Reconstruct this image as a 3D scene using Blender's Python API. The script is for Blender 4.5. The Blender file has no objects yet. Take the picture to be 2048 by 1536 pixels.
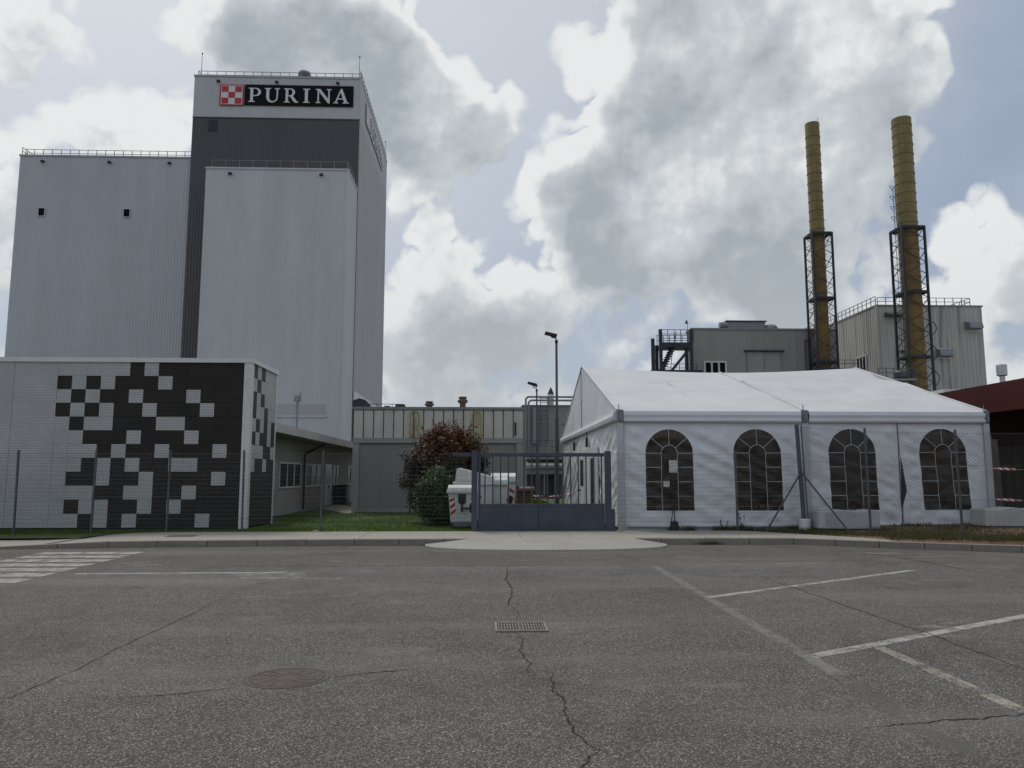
import bpy, bmesh, math, random
import numpy as np
from mathutils import Vector, noise as mnoise
from mathutils.geometry import tessellate_polygon, delaunay_2d_cdt

R = math.radians
random.seed(7)
rng = np.random.default_rng(7)
scene = bpy.context.scene
col = scene.collection

# ------------------------------------------------------------------ camera
PITCH, YAW, FPX = 6.8, 2.07, 1547.0
cam = bpy.data.cameras.new('camera')
cam.sensor_fit = 'HORIZONTAL'
cam.sensor_width = 36.0
cam.lens = 36.0 * FPX / 2048.0
cam.clip_start = 0.05
cam.clip_end = 6000
camo = bpy.data.objects.new('camera', cam)
camo.location = (0, 0, 1.6)
camo.rotation_euler = (R(90 + PITCH), 0, R(-YAW))
col.objects.link(camo)
scene.camera = camo

# ------------------------------------------------------------------ world / sky
SUN_EL, SUN_AZ = 56.0, -32.0          # azimuth from +Y, negative = to the left
world = bpy.data.worlds.new('World')
scene.world = world
world.use_nodes = True
SKY_STRENGTH = 0.1


def build_world():
    nt = world.node_tree
    nt.nodes.clear()
    N, L = nt.nodes.new, nt.links.new

    def math_(op, a, b=None, c=None, clamp=False):
        n = N('ShaderNodeMath'); n.operation = op; n.use_clamp = clamp
        for i, v in enumerate((a, b, c)):
            if v is None:
                continue
            if isinstance(v, (int, float)):
                n.inputs[i].default_value = v
            else:
                L(v, n.inputs[i])
        return n.outputs[0]

    def smooth(v, lo, hi, t0=0.0, t1=1.0):
        n = N('ShaderNodeMapRange'); n.interpolation_type = 'SMOOTHSTEP'
        L(v, n.inputs['Value'])
        for k, x in (('From Min', lo), ('From Max', hi), ('To Min', t0), ('To Max', t1)):
            n.inputs[k].default_value = x
        return n.outputs['Result']

    def mix(f, a, b):
        n = N('ShaderNodeMix'); n.data_type = 'RGBA'
        if isinstance(f, (int, float)):
            n.inputs['Factor'].default_value = f
        else:
            L(f, n.inputs['Factor'])
        for s, v in (('A', a), ('B', b)):
            sock = [i for i in n.inputs if i.name == s and i.type == 'RGBA'][0]
            if isinstance(v, tuple):
                sock.default_value = (*v, 1)
            else:
                L(v, sock)
        return [o for o in n.outputs if o.type == 'RGBA'][0]

    def vmath(op, a, b=None, c=None):
        n = N('ShaderNodeVectorMath'); n.operation = op
        for i, v in enumerate((a, b, c)):
            if v is None:
                continue
            if isinstance(v, tuple):
                n.inputs[i].default_value = v
            else:
                L(v, n.inputs[i])
        return n

    def noise(vec, scale, detail, rough=0.55):
        nz = N('ShaderNodeTexNoise'); nz.inputs['Scale'].default_value = scale
        nz.inputs['Detail'].default_value = detail; nz.inputs['Roughness'].default_value = rough
        L(vec, nz.inputs['Vector'])
        return nz

    tc = N('ShaderNodeTexCoord')
    d0 = vmath('NORMALIZE', tc.outputs['Generated']).outputs[0]

    # cumulus masses: (azimuth deg from +Y to the right, elevation deg, radius deg, weight)
    masses = [
        (14.0, 30.4, 6.0, 1.0), (19.5, 30.2, 7.2, 1.0), (26.0, 28.6, 5.6, 0.95), (28.6, 26.0, 4.2, 0.4),
        (11.0, 24.4, 4.6, 0.95), (17.8, 23.8, 7.9, 1.0), (24.0, 20.5, 6.0, 0.85), (6.6, 19.9, 3.8, 0.95), (12.0, 19.9, 6.0, 1.0),
        (18.6, 17.7, 5.6, 0.85), (22.0, 14.7, 5.2, 0.6), (26.0, 21.0, 3.4, 0.6), (9.6, 17.5, 4.3, 0.6),
        (-19.2, 30.2, 3.4, 0.8), (-14.0, 30.8, 4.4, 1.0), (-9.6, 30.0, 4.2, 1.0), (-6.6, 27.3, 4.0, 1.0), (-3.2, 25.7, 4.0, 0.95),
        (-0.6, 25.6, 2.8, 0.75), (-4.4, 22.8, 3.8, 0.4), (-16.0, 27.2, 4.0, 0.6),
        (-5.4, 19.0, 4.0, 0.3), (-3.6, 15.5, 3.2, 0.4), (-0.2, 14.0, 4.2, 0.4), (3.6, 12.4, 3.6, 0.5), (-4.2, 11.0, 4.4, 0.6),
        (-31.5, 27.4, 3.2, 0.75), (-23.6, 23.2, 3.0, 0.75), (-28.0, 20.6, 3.2, 0.5), (-32.6, 16.0, 4.2, 0.8),
        (33.2, 15.2, 2.2, 0.6), (35.8, 12.6, 3.0, 0.8), (31.0, 10.5, 3.6, 0.4),
        # the sky goes on in the same way outside the picture
        (57.0, 33.0, 9.0, 1.0), (62.0, 20.0, 9.0, 0.9), (-52.0, 34.0, 9.0, 0.9), (-66.0, 18.0, 9.0, 0.9),
        (4.0, 52.0, 11.0, 0.9), (-40.0, 66.0, 11.0, 0.7), (60.0, 58.0, 12.0, 1.0), (120.0, 40.0, 14.0, 1.0),
        (170.0, 30.0, 14.0, 1.0), (-130.0, 38.0, 14.0, 1.0), (-165.0, 62.0, 12.0, 0.9), (95.0, 18.0, 10.0, 0.9),
        (-100.0, 20.0, 11.0, 0.9),
    ]

    w1 = noise(d0, 11.0, 2.0, 0.6)
    swirl = vmath('SUBTRACT', w1.outputs['Color'], (0.5, 0.5, 0.5)).outputs[0]

    def density(vec, full=True):
        d1 = vmath('NORMALIZE', vmath('MULTIPLY_ADD', swirl, (0.10, 0.10, 0.10), vec).outputs[0]).outputs[0]
        acc = None
        for az, el, rad, w in masses:
            r2 = (R(rad) * 1.30) ** 2
            g = 2 * w * 1.1 / r2
            c = (g * math.sin(R(az)) * math.cos(R(el)), g * math.cos(R(az)) * math.cos(R(el)), g * math.sin(R(el)))
            v = math_('ADD', vmath('DOT_PRODUCT', d1, c).outputs['Value'], w * 1.1 - g, clamp=True)
            acc = v if acc is None else math_('ADD', acc, v)
        acc = math_('MINIMUM', acc, 1.35)
        # seen edge-on, the layer closes up towards the horizon
        zz = N('ShaderNodeSeparateXYZ'); L(vec, zz.inputs[0])
        acc = math_('ADD', acc, smooth(zz.outputs['Z'], 0.08, 0.42, 0.47, 0.0))
        n1 = noise(vec, 6.5, 7.0 if full else 2.0, 0.62).outputs['Fac']
        d = math_('MULTIPLY_ADD', math_('SUBTRACT', n1, 0.5), 1.3, acc)
        if not full:
            return d, None
        d2 = vmath('MULTIPLY_ADD', swirl, (0.04, 0.04, 0.04), vec).outputs[0]
        rn = N('ShaderNodeTexNoise'); rn.noise_type = 'RIDGED_MULTIFRACTAL'; rn.normalize = True
        rn.inputs['Scale'].default_value = 15.0; rn.inputs['Detail'].default_value = 7.0
        rn.inputs['Roughness'].default_value = 0.62; rn.inputs['Lacunarity'].default_value = 2.1
        rn.inputs['Offset'].default_value = 0.9; rn.inputs['Gain'].default_value = 1.2
        L(d2, rn.inputs['Vector'])
        e = math_('MULTIPLY_ADD', math_('SUBTRACT', 0.55, rn.outputs['Fac']), smooth(zz.outputs['Z'], 0.10, 0.40, 0.30, 0.58), d)
        return d, e

    sund = (math.sin(R(SUN_AZ)) * math.cos(R(SUN_EL)), math.cos(R(SUN_AZ)) * math.cos(R(SUN_EL)), math.sin(R(SUN_EL)))
    body, edge = density(d0)
    toward = vmath('MULTIPLY_ADD', vmath('SUBTRACT', sund, d0).outputs[0], (0.045, 0.045, 0.045), d0).outputs[0]
    body2, edge2 = density(toward, False)
    sp = N('ShaderNodeSeparateXYZ'); L(d0, sp.inputs[0])
    low = smooth(sp.outputs['Z'], 0.10, 0.40, 1.0, 0.0)
    mask = smooth(edge, 0.24, 0.58)
    lit = math_('SUBTRACT', math_('MULTIPLY_ADD', math_('SUBTRACT', edge, body), 0.4, body), body2)
    inner = noise(d0, 6.5, 6.0, 0.55).outputs['Fac']
    core = smooth(math_('MULTIPLY_ADD', math_('SUBTRACT', inner, 0.5), 1.7, math_('MULTIPLY_ADD', math_('SUBTRACT', edge, body), 0.35, body)), 0.55, 1.95)
    core = math_('ADD', core, math_('MULTIPLY', low, smooth(noise(d0, 5.0, 4.0, 0.5).outputs['Fac'], 0.35, 0.7, 0.0, 0.55)), clamp=True)
    # sunward faces bright, far sides and deep cores grey
    step = vmath('MULTIPLY_ADD', vmath('SUBTRACT', sund, d0).outputs[0], (0.016, 0.016, 0.016), d0).outputs[0]
    puff = math_('SUBTRACT', noise(d0, 24.0, 4.0, 0.6).outputs['Fac'], noise(step, 24.0, 2.0, 0.6).outputs['Fac'])
    shade = math_('MULTIPLY_ADD', lit, -0.70, core)
    shade = math_('MULTIPLY_ADD', puff, -0.75, shade, clamp=True)
    k = 1.0 / SKY_STRENGTH
    bright = (0.80 * k, 0.82 * k, 0.82 * k)
    middle = (0.53 * k, 0.57 * k, 0.60 * k)
    grey = (0.365 * k, 0.41 * k, 0.45 * k)
    c_a = mix(smooth(shade, 0.0, 0.5), bright, middle)
    cloud = mix(smooth(shade, 0.42, 1.0), c_a, grey)
    # clear air between the clouds: sky texture behind a thin high veil, brighter towards the sun
    sky = N('ShaderNodeTexSky'); sky.sky_type = 'NISHITA'; sky.sun_disc = False
    sky.sun_elevation = R(SUN_EL); sky.sun_rotation = R(SUN_AZ)
    sky.air_density = 1.0; sky.dust_density = 3.0; sky.ozone_density = 1.5; sky.altitude = 10
    ds = vmath('DOT_PRODUCT', d0, sund)
    sunny = smooth(ds.outputs['Value'], 0.42, 0.95)
    veil = mix(sunny, (0.32 * k, 0.385 * k, 0.51 * k), (0.64 * k, 0.68 * k, 0.72 * k))
    wisps = smooth(noise(d0, 4.0, 4.0, 0.6).outputs['Fac'], 0.42, 0.72, 0.0, 0.55)
    veil = mix(wisps, veil, (0.58 * k, 0.61 * k, 0.64 * k))
    clear = mix(0.8, sky.outputs[0], veil)
    hz = smooth(sp.outputs['Z'], 0.0, 0.40, 0.75, 0.0)
    base = mix(hz, clear, (0.46 * k, 0.52 * k, 0.60 * k))
    hzc = smooth(sp.outputs['Z'], 0.0, 0.34, 0.52, 0.0)
    cloud = mix(hzc, cloud, (0.55 * k, 0.58 * k, 0.60 * k))
    final = mix(mask, base, cloud)
    bg = N('ShaderNodeBackground'); L(final, bg.inputs['Color']); bg.inputs['Strength'].default_value = SKY_STRENGTH
    out = N('ShaderNodeOutputWorld'); L(bg.outputs[0], out.inputs['Surface'])


build_world()
try:
    world.cycles.sampling_method = 'MANUAL'
    world.cycles.sample_map_resolution = 512
except Exception:
    pass

# ------------------------------------------------------------------ sun (veiled by cloud)
sl = bpy.data.lights.new('sun', 'SUN')
sl.energy = 1.5
sl.angle = R(14)
sl.color = (1.0, 0.95, 0.87)
so = bpy.data.objects.new('sun', sl)
sdir = Vector((math.sin(R(SUN_AZ)) * math.cos(R(SUN_EL)), math.cos(R(SUN_AZ)) * math.cos(R(SUN_EL)), math.sin(R(SUN_EL))))
so.rotation_euler = sdir.to_track_quat('Z', 'Y').to_euler()
so.location = (0, 0, 80)
col.objects.link(so)

vs = scene.view_settings
scene.display_settings.display_device = 'sRGB'
vs.view_transform = 'Standard'
vs.look = 'None'
vs.exposure = 0.0
vs.gamma = 1.0
vs.use_curve_mapping = False
scene.cycles.use_denoising = True
scene.cycles.max_bounces = 5
scene.cycles.diffuse_bounces = 2
scene.cycles.glossy_bounces = 3
scene.cycles.transparent_max_bounces = 16
scene.cycles.caustics_reflective = False
scene.cycles.caustics_refractive = False


# ------------------------------------------------------------------ materials
class NT:
    def __init__(self, name):
        self.m = bpy.data.materials.new(name)
        self.m.use_nodes = True
        self.t = self.m.node_tree
        self.b = self.t.nodes['Principled BSDF']
        self.out = self.t.nodes['Material Output']

    def n(self, kind, **kw):
        x = self.t.nodes.new('ShaderNode' + kind)
        for k, v in kw.items():
            setattr(x, k, v)
        return x

    def l(self, a, b):
        self.t.links.new(a, b)

    def pos(self, scale=(1, 1, 1)):
        g = self.n('NewGeometry')
        mp = self.n('Mapping'); mp.inputs['Scale'].default_value = scale
        self.l(g.outputs['Position'], mp.inputs['Vector'])
        return mp.outputs[0]

    def noise(self, vec, scale, detail=4, rough=0.55):
        z = self.n('TexNoise'); z.inputs['Scale'].default_value = scale
        z.inputs['Detail'].default_value = detail; z.inputs['Roughness'].default_value = rough
        self.l(vec, z.inputs['Vector'])
        return z.outputs['Fac']

    def ramp(self, v, lo, hi, t0=0.0, t1=1.0, smooth=True):
        r_ = self.n('MapRange')
        r_.interpolation_type = 'SMOOTHSTEP' if smooth else 'LINEAR'
        self.l(v, r_.inputs['Value'])
        r_.inputs['From Min'].default_value = lo; r_.inputs['From Max'].default_value = hi
        r_.inputs['To Min'].default_value = t0; r_.inputs['To Max'].default_value = t1
        return r_.outputs['Result']

    def mul(self, a, b, op='MULTIPLY'):
        x = self.n('Math', operation=op)
        for i, v in enumerate((a, b)):
            if isinstance(v, (int, float)):
                x.inputs[i].default_value = v
            else:
                self.l(v, x.inputs[i])
        return x.outputs[0]

    def mix(self, f, a, b, blend='MIX'):
        x = self.n('Mix'); x.data_type = 'RGBA'; x.blend_type = blend
        if isinstance(f, (int, float)):
            x.inputs['Factor'].default_value = f
        else:
            self.l(f, x.inputs['Factor'])
        for s, v in (('A', a), ('B', b)):
            sock = [i for i in x.inputs if i.name == s and i.type == 'RGBA'][0]
            if isinstance(v, tuple):
                sock.default_value = (*v[:3], 1)
            else:
                self.l(v, sock)
        return [o for o in x.outputs if o.type == 'RGBA'][0]

    def bump(self, h, strength=0.3, dist=0.01):
        b = self.n('Bump'); b.inputs['Strength'].default_value = strength
        b.inputs['Distance'].default_value = dist
        self.l(h, b.inputs['Height'])
        self.l(b.outputs[0], self.b.inputs['Normal'])

    def base(self, c):
        if isinstance(c, tuple):
            self.b.inputs['Base Color'].default_value = (*c[:3], 1)
        else:
            self.l(c, self.b.inputs['Base Color'])

    def set(self, **kw):
        for k, v in kw.items():
            k2 = {'rough': 'Roughness', 'metal': 'Metallic', 'spec': 'Specular IOR Level', 'coat': 'Coat Weight',
                  'coatr': 'Coat Roughness', 'alpha': 'Alpha'}[k]
            if isinstance(v, (int, float)):
                self.b.inputs[k2].default_value = v
            else:
                self.l(v, self.b.inputs[k2])
        return self


def sc3(c, k):
    return tuple(min(1, x * k) for x in c[:3])


def plain(name, c, rough=0.6, var=0.12, scale=2.0, metal=0.0, spec=0.5, bump=0.0, bscale=40, streak=0.0, streak_col=None, fine=0.05):
    """painted / cast surface: large blotches, fine grain, optional run-down streaks"""
    t = NT(name)
    p = t.pos()
    f = t.ramp(t.noise(p, scale, 5), 0.3, 0.7)
    c1 = t.mix(f, sc3(c, 1 - var), sc3(c, 1 + var))
    f2 = t.ramp(t.noise(p, scale * 14, 3), 0.3, 0.7)
    c1 = t.mix(min(1.0, fine * 6), c1, t.mix(f2, sc3(c, 0.78), sc3(c, 1.22)))
    if streak:
        ps = t.pos((3.2, 3.2, 0.12))
        s = t.ramp(t.noise(ps, 1.0, 5, 0.6), 0.48, 0.75, 0, streak)
        c1 = t.mix(s, c1, streak_col or sc3(c, 0.45))
    t.base(c1)
    t.set(rough=t.ramp(f2, 0, 1, max(0.05, rough - 0.06), min(1, rough + 0.06)), metal=metal, spec=spec)
    if bump:
        t.bump(t.noise(p, bscale, 4), bump, 0.01)
    return t.m


M = {}


def build_materials():
    # --- asphalt
    def asphalt_nodes(t):
        p = t.pos()
        v = t.n('TexVoronoi'); v.inputs['Scale'].default_value = 74; t.l(p, v.inputs['Vector'])
        sepc = t.n('SeparateColor'); t.l(v.outputs['Color'], sepc.inputs[0])
        v2 = t.n('TexVoronoi'); v2.inputs['Scale'].default_value = 165; t.l(p, v2.inputs['Vector'])
        sepd = t.n('SeparateColor'); t.l(v2.outputs['Color'], sepd.inputs[0])
        stone = t.mix(sepc.outputs[0], (0.042, 0.039, 0.036), (0.41, 0.388, 0.352))
        stone = t.mix(t.ramp(sepc.outputs[1], 0.84, 0.94), stone, (0.58, 0.555, 0.515))
        gap = t.ramp(v.outputs['Distance'], 0.28, 0.58)
        c1 = t.mix(t.mul(gap, 0.92), stone, (0.024, 0.0225, 0.021))
        c1 = t.mix(0.30, c1, t.mix(sepd.outputs[0], (0.038, 0.036, 0.034), (0.30, 0.288, 0.268)))
        big = t.ramp(t.noise(p, 0.35, 6, 0.6), 0.3, 0.72)
        c1 = t.mix(0.6, c1, t.mix(big, (0.74, 0.71, 0.69), (1.0, 1.0, 0.98)), 'MULTIPLY')
        mid = t.ramp(t.noise(p, 2.6, 6, 0.65), 0.35, 0.7)
        c1 = t.mix(0.45, c1, t.mix(mid, (0.66, 0.65, 0.64), (1.0, 1.0, 1.0)), 'MULTIPLY')
        # dusty swathes stretched along the lane, darker oil spots
        ps = t.pos((0.10, 0.55, 1))
        dust = t.ramp(t.noise(ps, 1.0, 4), 0.46, 0.72, 0, 0.40)
        c1 = t.mix(dust, c1, (0.20, 0.19, 0.175))
        # older brown strip along the kerb beyond the construction joint
        g = t.n('NewGeometry'); sy = t.n('SeparateXYZ'); t.l(g.outputs['Position'], sy.inputs[0])
        c1 = t.mix(t.ramp(sy.outputs[1], 14.15, 14.3, 0, 0.4), c1, (0.90, 0.80, 0.74), 'MULTIPLY')
        pt = t.pos((0.5, 0.22, 1))
        worn = t.ramp(t.noise(pt, 1.0, 5, 0.6), 0.53, 0.64, 0, 0.6)
        c1 = t.mix(worn, c1, (0.74, 0.72, 0.71), 'MULTIPLY')
        pale = t.ramp(t.noise(t.pos((0.45, 0.7, 1)), 1.3, 6, 0.7), 0.56, 0.72, 0, 0.5)
        c1 = t.mix(pale, c1, (0.23, 0.22, 0.205))
        spots = t.ramp(t.noise(p, 1.1, 2), 0.62, 0.74, 0, 0.45)
        c1 = t.mix(spots, c1, (0.05, 0.047, 0.045))
        h = t.mul(t.ramp(v.outputs['Distance'], 0.0, 0.6, 1, 0), t.ramp(sepc.outputs[2], 0, 1, 0.4, 1.0))
        return c1, h, v, p
    t = NT('asphalt')
    c1, h, v, p = asphalt_nodes(t)
    t.base(c1); t.set(rough=0.88, spec=0.3)
    t.bump(h, 0.8, 0.006)
    M['asphalt'] = t.m

    # --- worn paints: the asphalt shows through where the paint has gone
    def paint(name, c, wear_lo, wear_hi, cover=1.0):
        t = NT(name)
        c0, h, v, p = asphalt_nodes(t)
        w = t.mul(t.noise(p, 4.0, 6, 0.7), t.ramp(v.outputs['Distance'], 0.1, 0.6, 1.15, 0.80))
        f = t.ramp(w, wear_lo, wear_hi, 0, cover)
        t.base(t.mix(f, c0, c)); t.set(rough=0.8, spec=0.3)
        t.bump(h, 0.6, 0.005)
        return t.m
    M['paint_white'] = paint('paint_white', (0.40, 0.392, 0.365), 0.28, 0.52, 0.9)
    M['paint_faded'] = paint('paint_faded', (0.32, 0.31, 0.285), 0.38, 0.62, 0.8)
    M['paint_cream'] = paint('paint_cream', (0.36, 0.325, 0.265), 0.32, 0.54, 0.85)
    M['sealant_dark'] = paint('sealant_dark', (0.085, 0.084, 0.08), 0.40, 0.56, 0.9)
    M['sealant'] = paint('sealant', (0.185, 0.18, 0.172), 0.30, 0.52, 0.9)
    t = NT('crack_dirt'); p = t.pos()
    t.base(t.mix(t.ramp(t.noise(p, 18, 4), 0.45, 0.6), (0.034, 0.031, 0.026), (0.055, 0.055, 0.038))); t.set(rough=0.95, spec=0.1)
    M['crack'] = t.m

    M['pavement'] = plain('pavement_concrete', (0.30, 0.28, 0.24), 0.85, 0.14, 1.3, bump=0.25, bscale=90, fine=0.12)
    M['kerb'] = plain('kerb_concrete', (0.205, 0.186, 0.158), 0.85, 0.2, 1.6, bump=0.25, bscale=60, fine=0.12)
    M['apron'] = plain('apron_concrete', (0.29, 0.278, 0.248), 0.8, 0.16, 0.9, bump=0.2, bscale=80, fine=0.1)
    M['soil'] = plain('soil', (0.15, 0.088, 0.05), 0.95, 0.35, 2.5, bump=0.8, bscale=20, fine=0.1)
    M['lawn_soil'] = plain('lawn_soil', (0.04, 0.075, 0.01), 0.95, 0.35, 2.5, bump=0.5, bscale=20)
    M['yard'] = plain('yard_concrete', (0.22, 0.215, 0.2), 0.85, 0.15, 0.7)

    # --- cladding
    def cladding(name, c, rough, var=0.06, coat=0.0, streak=0.0, scol=None):
        t = NT(name)
        p = t.pos((1, 1, 0.25))
        f = t.ramp(t.noise(p, 0.35, 5), 0.3, 0.7)
        c1 = t.mix(f, sc3(c, 1 - var), sc3(c, 1 + var))
        # sheet-to-sheet tone: about one metre wide vertical sheets
        g = t.n('NewGeometry')
        sp = t.n('SeparateXYZ'); t.l(g.outputs['Position'], sp.inputs[0])
        s = t.mul(sp.outputs[0], sp.outputs[1], 'ADD')
        wn = t.n('TexWhiteNoise', noise_dimensions='1D')
        t.l(t.mul(t.mul(s, 0.93), 1.0, 'FLOOR'), wn.inputs['W'])
        c1 = t.mix(0.5, c1, t.mix(wn.outputs['Value'], (0.93, 0.93, 0.93), (1.0, 1.0, 1.0)), 'MULTIPLY')
        if streak:
            ps = t.pos((2.3, 2.3, 0.07))
            sv = t.ramp(t.noise(ps, 1.0, 6, 0.62), 0.48, 0.70, 0, streak)
            c1 = t.mix(sv, c1, scol or sc3(c, 0.4))
        t.base(c1); t.set(rough=rough, coat=coat, coatr=0.25)
        return t.m
    M['clad_white'] = cladding('cladding_white', (0.525, 0.538, 0.55), 0.42, 0.04, streak=0.08, scol=(0.33, 0.335, 0.34))
    M['clad_pale'] = cladding('cladding_pale', (0.455, 0.468, 0.487), 0.42, 0.04, streak=0.08, scol=(0.29, 0.295, 0.31))
    M['clad_band'] = cladding('cladding_band', (0.47, 0.48, 0.48), 0.42, 0.03)
    M['clad_dark'] = cladding('cladding_dark', (0.084, 0.077, 0.079), 0.38, 0.06)
    M['clad_side'] = cladding('cladding_side', (0.40, 0.405, 0.41), 0.28, 0.05)  # on the tower side this pale tone paints in the sky's reflection
    M['clad_beige'] = cladding('cladding_beige', (0.44, 0.43, 0.39), 0.55, 0.08, streak=0.9, scol=(0.15, 0.135, 0.115))
    M['render_grey'] = cladding('render_grey', (0.29, 0.282, 0.262), 0.8, 0.06, streak=0.2)
    M['panel_concrete'] = plain('panel_concrete', (0.54, 0.51, 0.465), 0.85, 0.10, 1.2, streak=0.3, streak_col=(0.17, 0.155, 0.14), bump=0.15)
    M['block_grey'] = plain('block_grey', (0.235, 0.235, 0.225), 0.8, 0.08, 0.8, streak=0.2, bump=0.15)
    M['block_trim'] = plain('block_trim', (0.30, 0.30, 0.285), 0.8, 0.08, 0.8, streak=0.25, bump=0.1)
    M['office_wall'] = plain('office_wall', (0.30, 0.285, 0.25), 0.85, 0.08, 0.9, streak=0.15, bump=0.1)
    M['fascia'] = plain('fascia_metal', (0.40, 0.385, 0.36), 0.6, 0.1, 0.8, streak=0.25)

    # --- expanded-metal facade tiles
    def mesh_panel(name, face, hole, depth):
        t = NT(name)
        g = t.n('NewGeometry')
        sp = t.n('SeparateXYZ'); t.l(g.outputs['Position'], sp.inputs[0])
        u = t.mul(sp.outputs[0], sp.outputs[1], 'ADD')
        cb = t.n('CombineXYZ'); t.l(u, cb.inputs[0]); t.l(sp.outputs[2], cb.inputs[1])
        br = t.n('TexBrick'); br.offset = 0.5
        br.inputs['Scale'].default_value = 1.0
        br.inputs['Brick Width'].default_value = 0.105; br.inputs['Row Height'].default_value = 0.047
        br.inputs['Mortar Size'].default_value = 0.012; br.inputs['Mortar Smooth'].default_value = 0.6
        br.inputs['Color1'].default_value = (0, 0, 0, 1); br.inputs['Color2'].default_value = (0, 0, 0, 1)
        br.inputs['Mortar'].default_value = (1, 1, 1, 1)
        t.l(cb.outputs[0], br.inputs['Vector'])
        p = t.pos()
        f = t.ramp(t.noise(p, 1.2, 4), 0.3, 0.7)
        c1 = t.mix(br.outputs['Fac'], hole, t.mix(f, sc3(face, 0.88), sc3(face, 1.1)))
        t.base(c1); t.set(rough=0.5, spec=0.25)
        t.bump(br.outputs['Fac'], depth, 0.02)
        return t.m
    M['tile_white'] = mesh_panel('mesh_panel_white', (0.60, 0.60, 0.585), (0.33, 0.335, 0.34), 0.6)
    M['tile_dark'] = mesh_panel('mesh_panel_dark', (0.068, 0.056, 0.047), (0.008, 0.008, 0.009), 1.0)  # face tone raised and warmed to paint in sky glints
    M['trim_white'] = plain('trim_white', (0.62, 0.63, 0.62), 0.5, 0.05, 1.0)

    # --- metals and paints
    M['galv'] = plain('galvanised_steel', (0.22, 0.235, 0.25), 0.5, 0.15, 6, metal=0.4)
    M['rail_grey'] = plain('railing_steel', (0.075, 0.08, 0.09), 0.5, 0.1, 3, spec=0.3)
    M['gate_blue'] = plain('gate_paint', (0.066, 0.075, 0.10), 0.5, 0.18, 2.2, spec=0.3, streak=0.3, streak_col=(0.05, 0.05, 0.055))
    M['wire'] = plain('fence_wire', (0.10, 0.115, 0.12), 0.55, 0.1, 3, metal=0.3)
    M['post'] = plain('fence_post', (0.085, 0.095, 0.105), 0.5, 0.15, 4, spec=0.3)
    M['steel_dark'] = plain('dark_steel', (0.030, 0.038, 0.047), 0.55, 0.2, 2, spec=0.3)
    M['chimney'] = plain('chimney_ochre', (0.205, 0.158, 0.052), 0.55, 0.22, 0.5, streak=0.45, streak_col=(0.10, 0.075, 0.035))
    M['rust'] = plain('chimney_rust', (0.22, 0.10, 0.035), 0.75, 0.35, 0.8, streak=0.5, streak_col=(0.08, 0.04, 0.02))
    M['chimney_low'] = plain('chimney_lower', (0.175, 0.108, 0.030), 0.6, 0.3, 0.5, streak=0.5, streak_col=(0.14, 0.075, 0.03))
    M['vent_brown'] = plain('vent_brown', (0.11, 0.08, 0.06), 0.75, 0.3, 3)
    M['black'] = plain('black_plastic', (0.010, 0.010, 0.012), 0.55, 0.2, 5)
    M['signblack'] = plain('sign_black', (0.004, 0.004, 0.007), 0.6, 0.1, 1, fine=0.0, spec=0.15)
    M['signwhite'] = plain('sign_white', (0.62, 0.63, 0.64), 0.5, 0.05, 1, fine=0.02)
    M['signred'] = plain('sign_red', (0.42, 0.022, 0.03), 0.5, 0.08, 1, fine=0.02)
    M['signglare'] = plain('sign_glare', (0.36, 0.355, 0.36), 0.3, 0.1, 1)  # black and red of the side board greyed to carry sky glare
    M['yellow'] = plain('yellow_pipe', (0.42, 0.33, 0.09), 0.5, 0.15, 3)
    M['orange'] = plain('orange_pipe', (0.36, 0.19, 0.08), 0.6, 0.2, 3)
    M['bin_white'] = plain('bin_plastic', (0.60, 0.60, 0.58), 0.5, 0.08, 3, streak=0.25, streak_col=(0.3, 0.29, 0.26))
    M['bin_brown'] = plain('bin_brown', (0.10, 0.055, 0.035), 0.55, 0.15, 3)
    M['bin_base'] = plain('bin_base', (0.12, 0.14, 0.18), 0.5, 0.1, 3)
    M['chev_red'] = plain('reflector_red', (0.45, 0.03, 0.03), 0.4, 0.1, 3)
    M['chev_white'] = plain('reflector_white', (0.70, 0.69, 0.66), 0.4, 0.1, 3)
    M['frame_white'] = plain('window_frame', (0.55, 0.55, 0.53), 0.5, 0.05, 2)
    M['glass_dark'] = plain('window_glass', (0.010, 0.011, 0.013), 0.12, 0.1, 2, spec=0.22, fine=0.0)
    M['glass_dark'].node_tree.nodes['Principled BSDF'].inputs['IOR'].default_value = 1.12
    M['stainless'] = plain('stainless', (0.45, 0.46, 0.46), 0.35, 0.1, 3, metal=0.8)
    M['iron'] = plain('cast_iron', (0.072, 0.058, 0.048), 0.65, 0.3, 12, metal=0.3, bump=0.5, bscale=60)
    M['grate'] = plain('grate_iron', (0.20, 0.19, 0.175), 0.6, 0.25, 12, metal=0.3, bump=0.3, bscale=60)
    M['pit_dark'] = plain('drain_pit_dark', (0.01, 0.01, 0.01), 0.9, 0.1, 5)
    M['red_fascia'] = plain('red_fascia', (0.062, 0.012, 0.009), 0.5, 0.10, 0.6, spec=0.2, fine=0.02)
    M['red_dark'] = plain('red_wall', (0.055, 0.014, 0.012), 0.7, 0.2, 0.8)
    M['wood_grey'] = plain('weathered_boards', (0.13, 0.115, 0.10), 0.85, 0.25, 1.5, streak=0.5, streak_col=(0.05, 0.045, 0.04))
    M['ballast'] = plain('ballast_concrete', (0.48, 0.49, 0.48), 0.8, 0.10, 2, streak=0.3, streak_col=(0.22, 0.21, 0.19), bump=0.3)
    M['alu'] = plain('tent_aluminium', (0.46, 0.48, 0.51), 0.45, 0.08, 2, metal=0.3)
    M['door_white'] = plain('door_white', (0.58, 0.60, 0.62), 0.45, 0.05, 1.5)
    M['door_dark'] = plain('door_dark', (0.05, 0.04, 0.036), 0.6, 0.2, 1.5)
    M['table_dark'] = plain('table_dark', (0.03, 0.022, 0.018), 0.5, 0.2, 3)
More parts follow.
